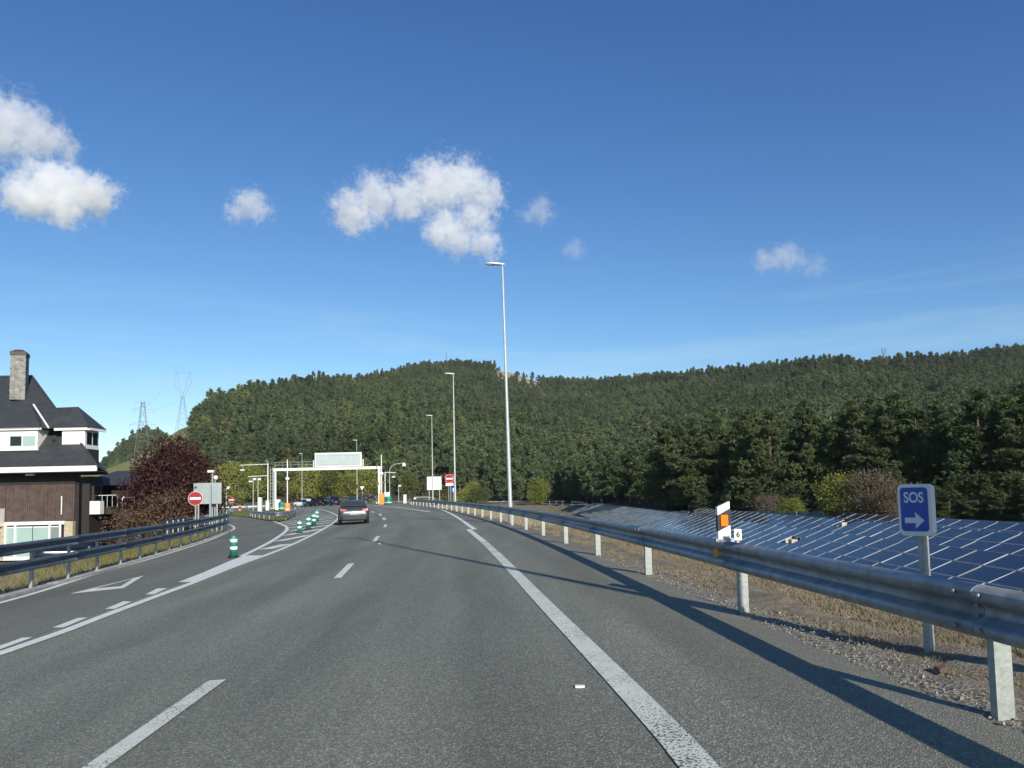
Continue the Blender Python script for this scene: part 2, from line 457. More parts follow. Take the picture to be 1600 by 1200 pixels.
M['straw'] = leafy('dry_grass_blades', (0.19, 0.155, 0.10), (0.43, 0.37, 0.245), 0.8, 0.2)
M['grass'] = leafy('green_grass_blades', (0.075, 0.10, 0.02), (0.24, 0.22, 0.075), 0.8, 0.3)

def panel_mat():
    m, n, l, b = new_mat('solar_cells')
    tc = n.new('ShaderNodeTexCoord')
    br = n.new('ShaderNodeTexBrick')
    br.offset = 0.0
    br.inputs['Color1'].default_value = (0.016, 0.023, 0.042, 1)
    br.inputs['Color2'].default_value = (0.019, 0.027, 0.048, 1)
    br.inputs['Mortar'].default_value = (0.055, 0.075, 0.11, 1)
    br.inputs['Scale'].default_value = 1.0
    br.inputs['Mortar Size'].default_value = 0.004
    br.inputs['Brick Width'].default_value = 0.18
    br.inputs['Row Height'].default_value = 0.092
    l.new(tc.outputs['Object'], br.inputs['Vector'])
    l.new(br.outputs['Color'], b.inputs['Base Color'])
    nz = n.new('ShaderNodeTexNoise'); nz.inputs['Scale'].default_value = 3
    oi = n.new('ShaderNodeObjectInfo')
    mr = n.new('ShaderNodeMapRange'); mr.inputs['To Min'].default_value = 0.10; mr.inputs['To Max'].default_value = 0.24
    l.new(nz.outputs['Fac'], mr.inputs['Value']); l.new(mr.outputs['Result'], b.inputs['Roughness'])
    b.inputs['Specular IOR Level'].default_value = 0.30
    return m
M['cells'] = panel_mat()
M['grassground'] = surf('mown_grass', (0.13, 0.155, 0.04), 0.95, scale=3, bump=0.6, col2=(0.075, 0.10, 0.025))
M['alu'] = surf('bright_aluminium_frame', (0.33, 0.34, 0.33), 0.5, 0.2, var=0.08, scale=5)
M['alu_dull'] = surf('dull_aluminium_frame', (0.38, 0.42, 0.47), 0.5, 0.3, var=0.1, scale=5)

# ------------------------------------------------------------------ mesh helpers
ORD = ['first', 'second', 'third', 'fourth', 'fifth', 'sixth', 'seventh', 'eighth', 'ninth', 'tenth', 'eleventh', 'twelfth', 'thirteenth', 'fourteenth', 'fifteenth', 'sixteenth', 'seventeenth', 'eighteenth', 'nineteenth', 'twentieth',
       'twenty-first', 'twenty-second', 'twenty-third', 'twenty-fourth', 'twenty-fifth', 'twenty-sixth', 'twenty-seventh', 'twenty-eighth', 'twenty-ninth', 'thirtieth']
class MB:
    """collects shapes, then links them as ONE mesh object"""
    def __init__(s):
        s.v, s.f, s.m = [], [], []
    def add(s, vs, fs, mi=0):
        k = len(s.v)
        s.v += [tuple(v) for v in vs]
        s.f += [tuple(i + k for i in f) for f in fs]
        s.m += [mi] * len(fs)
        return s
    def box(s, c, d, rz=0.0, mi=0, M4=None, taper=1.0):
        hx, hy, hz = d[0] / 2, d[1] / 2, d[2] / 2
        vs = []
        for z in (-1, 1):
            t = taper if z > 0 else 1.0
            for x, y in ((-1, -1), (1, -1), (1, 1), (-1, 1)):
                vs.append(Vector((x * hx * t, y * hy * t, z * hz)))
        m = Matrix.Translation(c) @ Matrix.Rotation(rz, 4, 'Z')
        if M4 is not None:
            m = Matrix.Translation(c) @ M4
        return s.add([m @ v for v in vs], [(3, 2, 1, 0), (4, 5, 6, 7), (0, 1, 5, 4), (1, 2, 6, 5), (2, 3, 7, 6), (3, 0, 4, 7)], mi)
    def tube(s, a, b, r0, r1=None, n=10, mi=0, cap=True):
        a, b = Vector(a), Vector(b)
        r1 = r0 if r1 is None else r1
        z = (b - a).normalized()
        x = z.orthogonal().normalized(); y = z.cross(x)
        vs = []
        for p, r in ((a, r0), (b, r1)):
            for i in range(n):
                t = 2 * math.pi * i / n
                vs.append(p + (x * math.cos(t) + y * math.sin(t)) * r)
        fs = [(i, (i + 1) % n, n + (i + 1) % n, n + i) for i in range(n)]
        if cap:
            fs += [tuple(range(n - 1, -1, -1)), tuple(range(n, 2 * n))]
        return s.add(vs, fs, mi)
    def path(s, pts, r, n=8, mi=0):
        for a, b in zip(pts, pts[1:]):
            s.tube(a, b, r, n=n, mi=mi)
        return s
    def lathe(s, prof, n=16, mi=0, c=(0, 0, 0)):
        vs = []
        for r, z in prof:
            for i in range(n):
                t = 2 * math.pi * i / n
                vs.append((c[0] + r * math.cos(t), c[1] + r * math.sin(t), c[2] + z))
        fs = []
        for k in range(len(prof) - 1):
            for i in range(n):
                fs.append((k * n + i, k * n + (i + 1) % n, (k + 1) * n + (i + 1) % n, (k + 1) * n + i))
        fs += [tuple(range(n - 1, -1, -1)), tuple(range((len(prof) - 1) * n, len(prof) * n))]
        return s.add(vs, fs, mi)
    def prism(s, poly, depth, M4=None, mi=0):
        """outline in local xz, thickness along +y"""
        n = len(poly)
        vs = [Vector((x, 0, z)) for x, z in poly] + [Vector((x, depth, z)) for x, z in poly]
        if M4 is not None:
            vs = [M4 @ v for v in vs]
        fs = [tuple(range(n)), tuple(range(2 * n - 1, n - 1, -1))] + [(i, n + i, n + (i + 1) % n, (i + 1) % n) for i in range(n)]
        return s.add(vs, fs, mi)
    def mesh(s, name, mats, smooth_=False):
        me = bpy.data.meshes.new(name)
        me.from_pydata(s.v, [], s.f)
        for m in (mats if isinstance(mats, (list, tuple)) else [mats]):
            me.materials.append(m if not isinstance(m, str) else M[m])
        if max(s.m, default=0):
            me.polygons.foreach_set('material_index', s.m)
        if smooth_:
            me.polygons.foreach_set('use_smooth', [True] * len(me.polygons))
        me.update()
        return me
    def build(s, name, mats, parent=None, smooth_=False):
        return link(name, s.mesh(name, mats, smooth_), parent)

def link(name, me, parent=None, loc=None):
    o = bpy.data.objects.new(name, me)
    COL.objects.link(o)
    if parent is not None:
        o.parent = parent
    if loc is not None:
        o.location = loc
    return o

def tag(o, label=None, cat=None, group=None, kind=None):
    if label: o['label'] = label
    if cat: o['category'] = cat
    if group: o['group'] = group
    if kind: o['kind'] = kind
    return o

def root(name, loc, label, cat, rz=0.0, group=None):
    o = bpy.data.objects.new(name, None)
    o.empty_display_size = 0.2
    COL.objects.link(o)
    o.location = loc
    o.rotation_euler = (0, 0, rz)
    return tag(o, label, cat, group)

def drape(name, poly, off, mat, cell=2.0, parent=None, kind=None):
    """flat outline in plan laid on the ground model as a sheet"""
    P = [Vector((p[0], p[1], 0)) for p in poly]
    bm = bmesh.new()
    vs = [bm.verts.new(p) for p in P]
    for t in tessellate_polygon([P]):
        try:
            bm.faces.new([vs[i] for i in t])
        except ValueError:
            pass
    for ax in (0, 1):
        lo, hi = min(p[ax] for p in P), max(p[ax] for p in P)
        k = math.ceil(lo / cell)
        while k * cell < hi:
            co = Vector((0, 0, 0)); co[ax] = k * cell
            no = Vector((0, 0, 0)); no[ax] = 1
            bmesh.ops.bisect_plane(bm, geom=bm.verts[:] + bm.edges[:] + bm.faces[:], plane_co=co, plane_no=no, dist=1e-5)
            k += 1
    for v in bm.verts:
        v.co.z = gz(v.co.x, v.co.y) + off
    bmesh.ops.recalc_face_normals(bm, faces=bm.faces[:])
    if sum(f.normal.z for f in bm.faces) < 0:
        bmesh.ops.reverse_faces(bm, faces=bm.faces[:])
    me = bpy.data.meshes.new(name)
    bm.to_mesh(me); bm.free()
    me.materials.append(M[mat])
    me.polygons.foreach_set('use_smooth', [True] * len(me.polygons))
    o = link(name, me, parent)
    if kind: o['kind'] = kind
    return o

def resample(pts, step):
    pts = [Vector((p[0], p[1])) for p in pts]
    out, acc = [pts[0].copy()], 0.0
    for a, b in zip(pts, pts[1:]):
        L = (b - a).length
        t = step - acc
        while t <= L:
            out.append(a.lerp(b, t / L)); t += step
        acc = L - (t - step)
    if (out[-1] - pts[-1]).length > step * 0.3:
        out.append(pts[-1].copy())
    return out

def spline(pts, n=8):
    pts = [Vector(p[:2]) for p in pts]
    P = [pts[0] * 2 - pts[1]] + pts + [pts[-1] * 2 - pts[-2]]
    out = []
    for i in range(1, len(P) - 2):
        for k in range(n):
            t = k / n
            a, b, c, d = P[i - 1], P[i], P[i + 1], P[i + 2]
            out.append(0.5 * ((2 * b) + (c - a) * t + (2 * a - 5 * b + 4 * c - d) * t * t + (3 * b - a - 3 * c + d) * t ** 3))
    out.append(pts[-1])
    return out

def ribbon(name, pts, w, off, mat, parent, step=0.8, w2=None):
    P = resample(pts, step)
    vs, fs = [], []
    n = len(P)
    for i, p in enumerate(P):
        d = (P[min(i + 1, n - 1)] - P[max(i - 1, 0)]).normalized()
        q = Vector((-d.y, d.x)) * (w + ((w2 or w) - w) * i / max(1, n - 1)) / 2
        for e in (p + q, p - q):
            vs.append((e.x, e.y, gz(e.x, e.y) + off))
        if i:
            fs.append((2 * i - 2, 2 * i - 1, 2 * i + 1, 2 * i))
    me = bpy.data.meshes.new(name)
    me.from_pydata(vs, [], fs)
    me.materials.append(M[mat])
    me.update()
    return link(name, me, parent)

# ------------------------------------------------------------------ terrain
def axis(lo, hi, fine_lo, fine_hi, step, grow):
    a = list(np.arange(fine_lo, fine_hi + 1e-6, step))
    s, x = step, fine_hi
    while x < hi:
        s *= grow; x += s; a.append(x)
    s, x = step, fine_lo
    while x > lo:
        s *= grow; x -= s; a.insert(0, x)
    return np.array(a)

rng = np.random.default_rng(7)
def build_terrain():
    xs = axis(-2600, 2600, -34, 30, 1.25, 1.055)
    ys = axis(-400, 3200, -6, 62, 1.25, 1.045)
    X, Y = np.meshgrid(xs, ys)
    Z = G(X, Y) - 0.07
    nx, ny = len(xs), len(ys)
    V = np.stack([X, Y, Z], -1).reshape(-1, 3)
    i = np.arange(nx * ny).reshape(ny, nx)
    F = np.stack([i[:-1, :-1], i[:-1, 1:], i[1:, 1:], i[1:, :-1]], -1).reshape(-1, 4)
    me = bpy.data.meshes.new('terrain')
    me.from_pydata(V.tolist(), [], F.tolist())
    # ground cover tones
    x, y = V[:, 0], V[:, 1]
    px = 800 + 1200 * x / np.maximum(y, 25)
    d = rail_x(np.clip(y, -60, 150)) - x
    c = np.empty((len(V), 4)); c[:, 3] = 1
    base = np.array([0.17, 0.155, 0.055])
    c[:, :3] = base
    straw = np.array([0.23, 0.195, 0.13])
    rf = smooth(-d / 1.0)[:, None]
    c[:, :3] = c[:, :3] * (1 - rf) + straw * rf
    far = smooth((y - np.interp(px, FOOT_PX, FOOT_Y) + 6) / 12)[:, None]
    floor = np.array([0.060, 0.056, 0.034])
    c[:, :3] = c[:, :3] * (1 - far) + floor * far
    gl = (far[:, 0] * smooth((290 - px) / 8))[:, None]
    c[:, :3] = c[:, :3] * (1 - gl) + np.array([0.20, 0.21, 0.075]) * gl
    rd = np.interp(px, RIDGE_PX, RIDGE_Y)
    rock = (smooth((px - 775) / 10) * smooth((848 - px) / 10) * smooth((y - rd * 0.80) / 30))[:, None]
    c[:, :3] = c[:, :3] * (1 - rock) + np.array([0.33, 0.28, 0.21]) * rock
    at = me.color_attributes.new('cover', 'FLOAT_COLOR', 'POINT')
    at.data.foreach_set('color', c.ravel())
    me.materials.append(M['cover'])
    me.polygons.foreach_set('use_smooth', [True] * len(me.polygons))
    o = link('terrain', me)
    o['kind'] = 'structure'
build_terrain()

# ------------------------------------------------------------------ roads and markings
random.seed(3)
edge_r = []
y = -9.0
while y < 128:
    st = 0.22 if y < 26 else 2.0
    edge_r.append((float(rail_x(y)) - 0.10 + (random.uniform(-0.05, 0.05) if y < 26 else 0), y))
    y += st
left_edge = [(x + 0.22, y) for x, y in LB]
road_poly = edge_r + [(-24, 150), (-36, 172), (-60, 205), (-85, 228), (-92, 220), (-70, 190), (-62, 160), (-64, 120), (-58, 104), (-45, 92), (-40, 80), (-33, 70), (-27, 61), (-21.8, 54), (-19.6, 49.2), (-18.2, 47.2)] + left_edge[::-1]
road = drape('road', road_poly, 0.0, 'asphalt', 2.0)
road['kind'] = 'structure'
_rx = np.empty(len(road.data.vertices) * 3); road.data.vertices.foreach_get('co', _rx); _rx = _rx.reshape(-1, 3)
_at = road.data.attributes.new('lateral', 'FLOAT', 'POINT'); _at.data.foreach_set('value', (rail_x(_rx[:, 1]) - _rx[:, 0]).astype(np.float32))
# slip road: its own, smoother and browner surfacing, butted 4 mm above the carriageway sheet
DIV = [gp(*q) for q in [(-170, 1083), (0, 1021.8), (90, 991), (165, 962), (237, 935), (299, 912), (370, 884), (415, 868), (455, 851.8), (492, 834), (518, 819), (528, 810), (525.6, 805), (511, 798.8), (495, 796.2), (466, 795)]]
HAL = [gp(*q) for q in [(377, 870), (422.5, 847), (443.6, 832.7), (448.5, 826), (443.6, 821), (422.5, 813.2), (404, 810)]]
slip = [(p.x - 0.25, p.y) for p in DIV[:6]] + [(p.x, p.y) for p in HAL] + [(-34, 84), (-37, 76), (-32, 68), (-26.3, 60.5), (-21.4, 53.4), (-19.3, 48.8), (-18.0, 46.8)] + [(x + 0.26, y) for x, y in LB[::-1]]
slip_o = drape('slip_road', slip, 0.004, 'ramp_asphalt', 2.5)
slip_o['kind'] = 'structure'

def lines(name, px_pts, w, mat='paint', parent=road, off=0.009, sm=True, w2=None):
    P = [gp(*q) for q in px_pts]
    P = spline(P, 10) if sm and len(P) > 2 else P
    return ribbon(name, P, w, off, mat, parent, w2=w2)

ribbon('slip_edge_line', spline(DIV[:6] + DIV[6:], 10), 0.18, 0.010, 'paint_new', road)
ribbon('hatch_border_line', spline(HAL, 10), 0.20, 0.011, 'paint_new', road)
lines('left_edge_line', [(-130, 975), (0, 942.5), (75, 921), (150, 897), (250, 869), (325, 845), (357, 831), (366, 826), (361, 821), (345, 817.5)], 0.15, 'paint_new', slip_o)
def flat(name, px_poly, mat='paint_new', parent=road, off=0.012):
    return drape(name, [gp(*q)[:2] for q in px_poly], off, mat, 1.5, parent)
flat('gore_wedge', [(278, 910.6), (300, 910.3), (360, 887.8), (412, 868.6), (388, 868.3), (377.5, 870.3), (359, 877), (316, 895.8)])
for q in ([(-40, 1024), (35, 997.5), (51, 997), (-22, 1024)], [(82, 981.5), (122, 966.3), (137.5, 965.8), (99, 981.5)], [(163.5, 952.5), (192.5, 940.5), (206.5, 940.5), (179, 952.5)], [(227.5, 929.5), (246, 920), (261, 920), (240, 929.5)]):
    flat('short_dash', q, parent=slip_o, off=0.010)
# give-way triangle, outlined
tri_o = [gp(*q).to_2d() for q in [(109, 928.5), (224.5, 900), (193, 919.6)]]
cen = sum(tri_o, Vector((0, 0))) / 3
tri_i = [gp(*q).to_2d() for q in [(147, 920.5), (208, 904.8), (188.5, 916.6)]]
for k in range(3):
    a, b = k, (k + 1) % 3
    drape('give_way_triangle_side', [tri_o[a], tri_o[b], tri_i[b], tri_i[a]], 0.010, 'paint_new', 1.5, slip_o)
# chevron bars of the gore
def c4(x, y):
    return (420 + x / 6.154, 680 + y / 6.154)
for (a, b, w) in [((-40, 1100), (180, 1050), .5), ((85, 1022), (382, 964), .45), ((158, 966), (503, 904), .45), ((203, 921), (588, 863), .45), ((206, 891), (622, 834), .45),
                  ((192, 870), (640, 814), .45), ((168, 856), (640, 795), .45), ((85, 845), (625, 779), .45), ((240, 803), (590, 766), .45), ((300, 779), (530, 755), .45), ((330, 762), (480, 746), .4)]:
    P0, P1 = gp(*c4(*a)), gp(*c4(*b))
    ribbon('gore_bar', [P0, P1], w, 0.012, 'paint_new', road)
# lane dashes of the carriageway
for a, b, w, mt in [((118, 1222), (340, 1064), .15, 'paint_old'), ((527, 904), (549, 881), .15, 'paint'), ((584, 847), (591, 838), .15, 'paint'), ((601, 824), (603, 819.5), .15, 'paint'),
                    ((601, 812.5), (599.5, 809), .2, 'paint'), ((595.5, 806), (593, 803), .2, 'paint'), ((585, 801), (580, 799.3), .2, 'paint')]:
    ribbon('lane_dash', [gp(*a), gp(*b)], w, 0.010, mt, road, step=0.5)
lines('right_edge_line', [(1240, 1390), (1093, 1200), (985, 1082), (852, 945), (782, 872), (757, 848)], 0.20, 'paint_old')
lines('right_edge_line_fresh', [(756.6, 847.2), (745, 838), (732, 827.3)], 0.20, 'paint')
lines('exit_edge_line', [(742, 827.5), (712, 807), (694, 798), (682, 793.8)], 0.18, 'paint_new')
lines('fork_line', [(672, 799.8), (640, 795.4), (610, 791.8), (585, 790.2)], 0.25, 'paint_new')
# a cat's eye marker and scraps on the tarmac
for q in ((593, 850), (906, 1074)):
    p = gp(*q)
    o = MB().box((0, 0, .008), (.07, .035, .016)).build('road_stud', 'soft_white')
    o.location = p
    tag(o, 'small white stud on the tarmac ' + ('near the far end of the pole shadow' if q[0] < 700 else 'in the near right-hand lane'), 'road stud')

# verge to the right of the carriageway: gravel edge then dry earth
def verge_mat():
    m, n, l, b = new_mat('gravel_and_dry_earth')
    tc = n.new('ShaderNodeTexCoord')
    at = n.new('ShaderNodeAttribute'); at.attribute_name = 'out'
    vo = n.new('ShaderNodeTexVoronoi'); vo.inputs['Scale'].default_value = 38
    l.new(tc.outputs['Object'], vo.inputs['Vector'])
    sp = n.new('ShaderNodeSeparateColor'); l.new(vo.outputs['Color'], sp.inputs['Color'])
    r1 = n.new('ShaderNodeValToRGB')
    e = r1.color_ramp.elements
    e[0].color = (0.085, 0.076, 0.06, 1); e[1].color = (0.30, 0.275, 0.215, 1)
    l.new(sp.outputs['Red'], r1.inputs['Fac'])
    n2 = n.new('ShaderNodeTexNoise'); n2.inputs['Scale'].default_value = 5; n2.inputs['Detail'].default_value = 10; n2.inputs['Roughness'].default_value = .7
    l.new(tc.outputs['Object'], n2.inputs['Vector'])
    r2 = n.new('ShaderNodeValToRGB')
    e = r2.color_ramp.elements
    e[0].position, e[0].color = .3, (0.10, 0.075, 0.05, 1)
    e[1].position, e[1].color = .7, (0.31, 0.265, 0.185, 1)
    l.new(n2.outputs['Fac'], r2.inputs['Fac'])
    ad = n.new('ShaderNodeMath'); ad.operation = 'ADD'
    l.new(at.outputs['Fac'], ad.inputs[0]); l.new(n2.outputs['Fac'], ad.inputs[1])
    mr = n.new('ShaderNodeMapRange'); mr.inputs['From Min'].default_value = .62; mr.inputs['From Max'].default_value = 1.0
    l.new(ad.outputs[0], mr.inputs['Value'])
    mx = n.new('ShaderNodeMixRGB')
    l.new(mr.outputs['Result'], mx.inputs['Fac']); l.new(r1.outputs['Color'], mx.inputs['Color1']); l.new(r2.outputs['Color'], mx.inputs['Color2'])
    l.new(mx.outputs['Color'], b.inputs['Base Color'])
    b.inputs['Roughness'].default_value = .95
    bp = n.new('ShaderNodeBump'); bp.inputs['Strength'].default_value = .6; bp.inputs['Distance'].default_value = .015
    l.new(vo.outputs['Distance'], bp.inputs['Height']); l.new(bp.outputs['Normal'], b.inputs['Normal'])
    return m
M['verge'] = verge_mat()
def build_verge():
    ys = np.concatenate([np.arange(-6, 30, 0.12), np.arange(30, 110, 2.0)])
    fs_ = np.concatenate([np.arange(-0.5, 1.8, 0.12), np.arange(1.9, 3.6, 0.4)])
    Yg, Fg = np.meshgrid(ys, fs_, indexing='ij')
    Xg = rail_x(Yg) + Fg
    bump = 0.03 * smooth((Fg + 0.1) / 0.5) * (np.sin(Yg * 3.1 + Fg * 5) * np.sin(Fg * 7 + Yg * 1.7) + rng.normal(0, .35, Yg.shape)) + 0.05 * np.exp(-((Fg - 0.75 + .12 * np.sin(Yg * .9)) / 0.16) ** 2)
    Zg = G(Xg, Yg) - 0.012 + bump
    n0, n1 = Yg.shape
    V = np.stack([Xg, Yg, Zg], -1).reshape(-1, 3)
    i = np.arange(n0 * n1).reshape(n0, n1)
    F = np.stack([i[:-1, :-1], i[:-1, 1:], i[1:, 1:], i[1:, :-1]], -1).reshape(-1, 4)
    me = bpy.data.meshes.new('verge')
    me.from_pydata(V.tolist(), [], F.tolist())
    a = me.attributes.new('out', 'FLOAT', 'POINT')
    a.data.foreach_set('value', (np.clip(Fg / 0.9, 0, 1)).ravel())
    me.materials.append(M['verge'])
    me.polygons.foreach_set('use_smooth', [True] * len(me.polygons))
    link('verge', me)['kind'] = 'structure'
build_verge()

# low kerb behind the slip road's edge line
ribs = resample([(x + 0.05, y) for x, y in LB], 0.5)
kb = MB()
for i, (a, b) in enumerate(zip(ribs, ribs[1:])):
    d = (b - a).normalized(); n_ = Vector((-d.y, d.x)) * 0.16
    j = random.uniform(-.008, .008)
    c0 = [a + n_ * 1.2, a - n_, b - n_, b + n_ * 1.2]
    lo = [(p.x, p.y, gz(p.x, p.y) - 0.15) for p in c0]
    hi = [(p.x, p.y, gz(p.x, p.y) + 0.06 + j) for p in c0]
    kb.add(lo + hi, [(4, 5, 6, 7), (0, 1, 5, 4), (1, 2, 6, 5), (2, 3, 7, 6), (3, 0, 4, 7)])
o = kb.build('kerb', 'concrete'); o['kind'] = 'structure'

# yard of the house
drape('yard', [(-24, 2), (-24, 42), (-27, 47.5), (-60, 47.5), (-60, 2)], -0.03, 'ramp_asphalt', 2.0)['kind'] = 'structure'
# kerbed grass island under the gantry
ISL = [gp(*q) for q in [(397, 810), (413, 813), (428, 815), (437, 815.5), (452, 812), (460.5, 807.5), (462, 801)]]
isl_poly = [(p.x, p.y) for p in ISL] + [(-34, 118), (-43, 140), (-48, 150), (-50, 146), (-44, 120), (-37, 100)]
drape('island', isl_poly, 0.06, 'grassground', 2.0)['kind'] = 'structure'
# pale service road sweeping behind the solar field
SR = spline([gx(p_, y_)[:2] for p_, y_ in zip(SR_PX[1:-1], SR_Y[1:-1])], 6)
ribbon('access_track', [(float(rail_x(y_)) + 6.5, y_) for y_ in np.arange(92, 190, 4)], 5.0, 0.01, 'concrete', None, 2.0)['kind'] = 'structure'
ribbon('service_road', SR, 3.2, 0.01, 'concrete', None, 1.5)['kind'] = 'structure'

# ------------------------------------------------------------------ guardrails
WPROF = [(-.155, .022), (-.152, .040), (-.135, .070), (-.112, .083), (-.082, .083), (-.060, .066), (-.036, .016), (-.018, .003), (.018, .003), (.036, .016), (.060, .066), (.082, .083), (.112, .083), (.135, .070), (.152, .040), (.155, .022)]
def beam_mesh(name, pts, ztop, side, base, lap=0.0, bh=1.0):
    """pressed W section swept along plan points; base = origin"""
    loop = [(h * bh, n) for h, n in WPROF] + [(h * bh, n - .004) for h, n in WPROF[::-1]]
    k = len(loop)
    vs, fs = [], []
    n = len(pts)
    for i, p in enumerate(pts):
        d = (pts[min(i + 1, n - 1)] - pts[max(i - 1, 0)]).normalized()
        q = Vector((-d.y, d.x)) * side
        z0 = gz(p.x, p.y) + ztop - .155 * bh
        for h, o in loop:
            vs.append((p.x + q.x * (o + .06 + lap) - base.x, p.y + q.y * (o + .06 + lap) - base.y, z0 + h - base.z))
    for i in range(n - 1):
        for j in range(k):
            a, b = i * k + j, i * k + (j + 1) % k
            fs.append((a, b, b + k, a + k))
    fs += [tuple(range(k)), tuple(range((n - 1) * k, n * k))[::-1]]
    me = bpy.data.meshes.new(name)
    me.from_pydata(vs, [], fs)
    me.polygons.foreach_set('use_smooth', [True] * len(me.polygons))
    me.update()
    return me

_posts = {}
def post_mesh(h, kind):
    """cold-formed C post with an open side"""
    key = (round(h, 2), kind)
    if key not in _posts:
        w, dp, t = {'c': (.105, .06, .005), 'sigma': (.10, .055, .005)}[kind]
        mb = MB()
        out = [(-dp / 2, -w / 2), (dp / 2, -w / 2), (dp / 2, -w / 2 + .028), (dp / 2 - t, -w / 2 + .028), (dp / 2 - t, -w / 2 + t), (-dp / 2 + t, -w / 2 + t),
               (-dp / 2 + t, w / 2 - t), (dp / 2 - t, w / 2 - t), (dp / 2 - t, w / 2 - .028), (dp / 2, w / 2 - .028), (dp / 2, w / 2), (-dp / 2, w / 2)]
        n = len(out)
        vs = [(x, y, -.25) for x, y in out] + [(x, y, h) for x, y in out]
        fs = [(i, (i + 1) % n, n + (i + 1) % n, n + i) for i in range(n)] + [tuple(range(n, 2 * n))]
        mb.add(vs, fs)
        _posts[key] = mb.mesh('post', 'galv_post')
    return _posts[key]
BOLT = MB().lathe([(.016, 0), (.016, .010), (.009, .016)], 8).mesh('bolt', 'galv_dark')

def guardrail(label, pts, tops=(0.75,), spacing=4.0, side=1, mat='galv', kind='c', group=None, turn=0.0, post_h=None, bolts=0, seg=4.0, lean=0.0, bh=1.0):
    P = resample(pts, spacing)
    b = Vector((P[0].x, P[0].y, gz(*P[0])))
    r = root('guardrail', b, label, 'guardrail', group=group)
    fine = resample(pts, min(1.0, seg / 4))
    per = max(2, int(round(seg / min(1.0, seg / 4))))
    for ti, top in enumerate(tops):
        for i in range(0, len(fine) - 1, per):
            part = fine[i:min(i + per + 1, len(fine))]
            if len(part) < 2:
                continue
            part = [p.copy() for p in part]
            d = (part[-1] - part[-2]).normalized()
            part[-1] = part[-1] + d * 0.16
            me = beam_mesh('beam', part, top, side, b, 0.005 * ((i // per) % 2), bh)
            me.materials.append(M[mat])
            link('beam', me, r)
            if i // per < bolts:
                q0 = part[0]
                dd = (part[1] - part[0]).normalized()
                nq = Vector((-dd.y, dd.x)) * side
                for (al, h) in ((.05, -.10), (.05, .10), (.27, -.10), (.27, .10), (.16, -.03), (.16, .03)):
                    o = link('bolt', BOLT, r)
                    f = .083 if abs(h) > .05 else .012
                    c = q0 + dd * (al - .12) + nq * (.06 + f + .006)
                    o.location = (c.x - b.x, c.y - b.y, gz(*q0) + top - .155 + h - b.z)
                    o.rotation_euler = (math.pi / 2, 0, math.atan2(nq.y, nq.x) + math.pi / 2)
    for i, p in enumerate(P):
        d = (P[min(i + 1, len(P) - 1)] - P[max(i - 1, 0)]).normalized()
        o = link('post', post_mesh((post_h or max(tops)) - .03, kind), r)
        q = Vector((-d.y, d.x)) * side
        o.location = (p.x - q.x * .005 - b.x, p.y - q.y * .005 - b.y, gz(p.x, p.y) - b.z)
        o.rotation_euler = (random.uniform(-.006, .006), lean + random.uniform(-.01, .01), math.atan2(d.y, d.x) + math.pi / 2 + turn)
    return r

rp = [(float(rail_x(y)), y) for y in np.arange(0.55, 106, 1.0)]
guardrail('long galvanised guardrail with single beam along the right side of the road', rp, (0.76,), 4.0, 1, 'galv_dark', bolts=4, turn=R(-90))
nose = [(-17.55, 46.9), (-18.25, 47.55), (-19.0, 47.5), (-19.45, 46.7), (-19.3, 45.2), (-18.4, 42.0), (-17.6, 39.2)]
guardrail('tall guardrail with two stacked beams along the left side of the slip road', spline(LB + nose, 8)[3:], (0.68, 1.05), 2.0, -1, 'galv_navy', 'sigma', post_h=1.04, seg=4.0, bh=.76)
isl_rail = [gp(*q) for q in [(391, 808), (398, 810), (413, 812.5), (428, 814.5), (437, 815), (452, 811.5), (460.2, 807), (461.5, 801)]]
guardrail('short guardrail bent round the tip of the grass island under the gantry', spline(isl_rail, 4), (0.75,), 4.0, -1, 'galv', group=None)
sr_off = []
for i, p in enumerate(SR):
    d = (SR[min(i + 1, len(SR) - 1)] - SR[max(i - 1, 0)]).normalized()
    sr_off.append(p + Vector((-d.y, d.x)) * -1.75)
guardrail('distant guardrail along the far edge of the solar field below the pines', sr_off[22:], (0.78,), 4.0, 1, 'galv', group=None)
guardrail('far pale guardrail beside the white signboard at the road fork', [p for p in sr_off[:22]], (0.85,), 4.0, 1, 'galv_post', seg=8)
guardrail('far double guardrail behind the silver car at the foot of the gantry', spline([gx(524, 172)[:2], gx(545, 160)[:2], gx(566, 152)[:2], gx(584, 150)[:2], gx(589, 146)[:2]], 4), (0.9, 1.6), 3.0, -1, 'galv_dark', 'sigma', post_h=1.5, seg=8)
guardrail('far guardrail along the bend behind the queue of cars', spline([gx(352, 215)[:2], gx(400, 208)[:2], gx(450, 196)[:2], gx(500, 184)[:2], gx(523, 175)[:2]], 4), (0.85,), 4.0, -1, 'galv', seg=8)
guardrail('low white barrier across the tarmac left of the island', [gx(330, 138)[:2], gx(375, 136)[:2], gx(420, 134)[:2]], (0.85,), 4.0, -1, 'soft_white', seg=8)

# end cap plates of white/orange delineator on the near rail
def ngon_plate(outline, depth, name, mat, parent, M4=None):
    return MB().prism(outline, depth, M4).build(name, mat, parent)

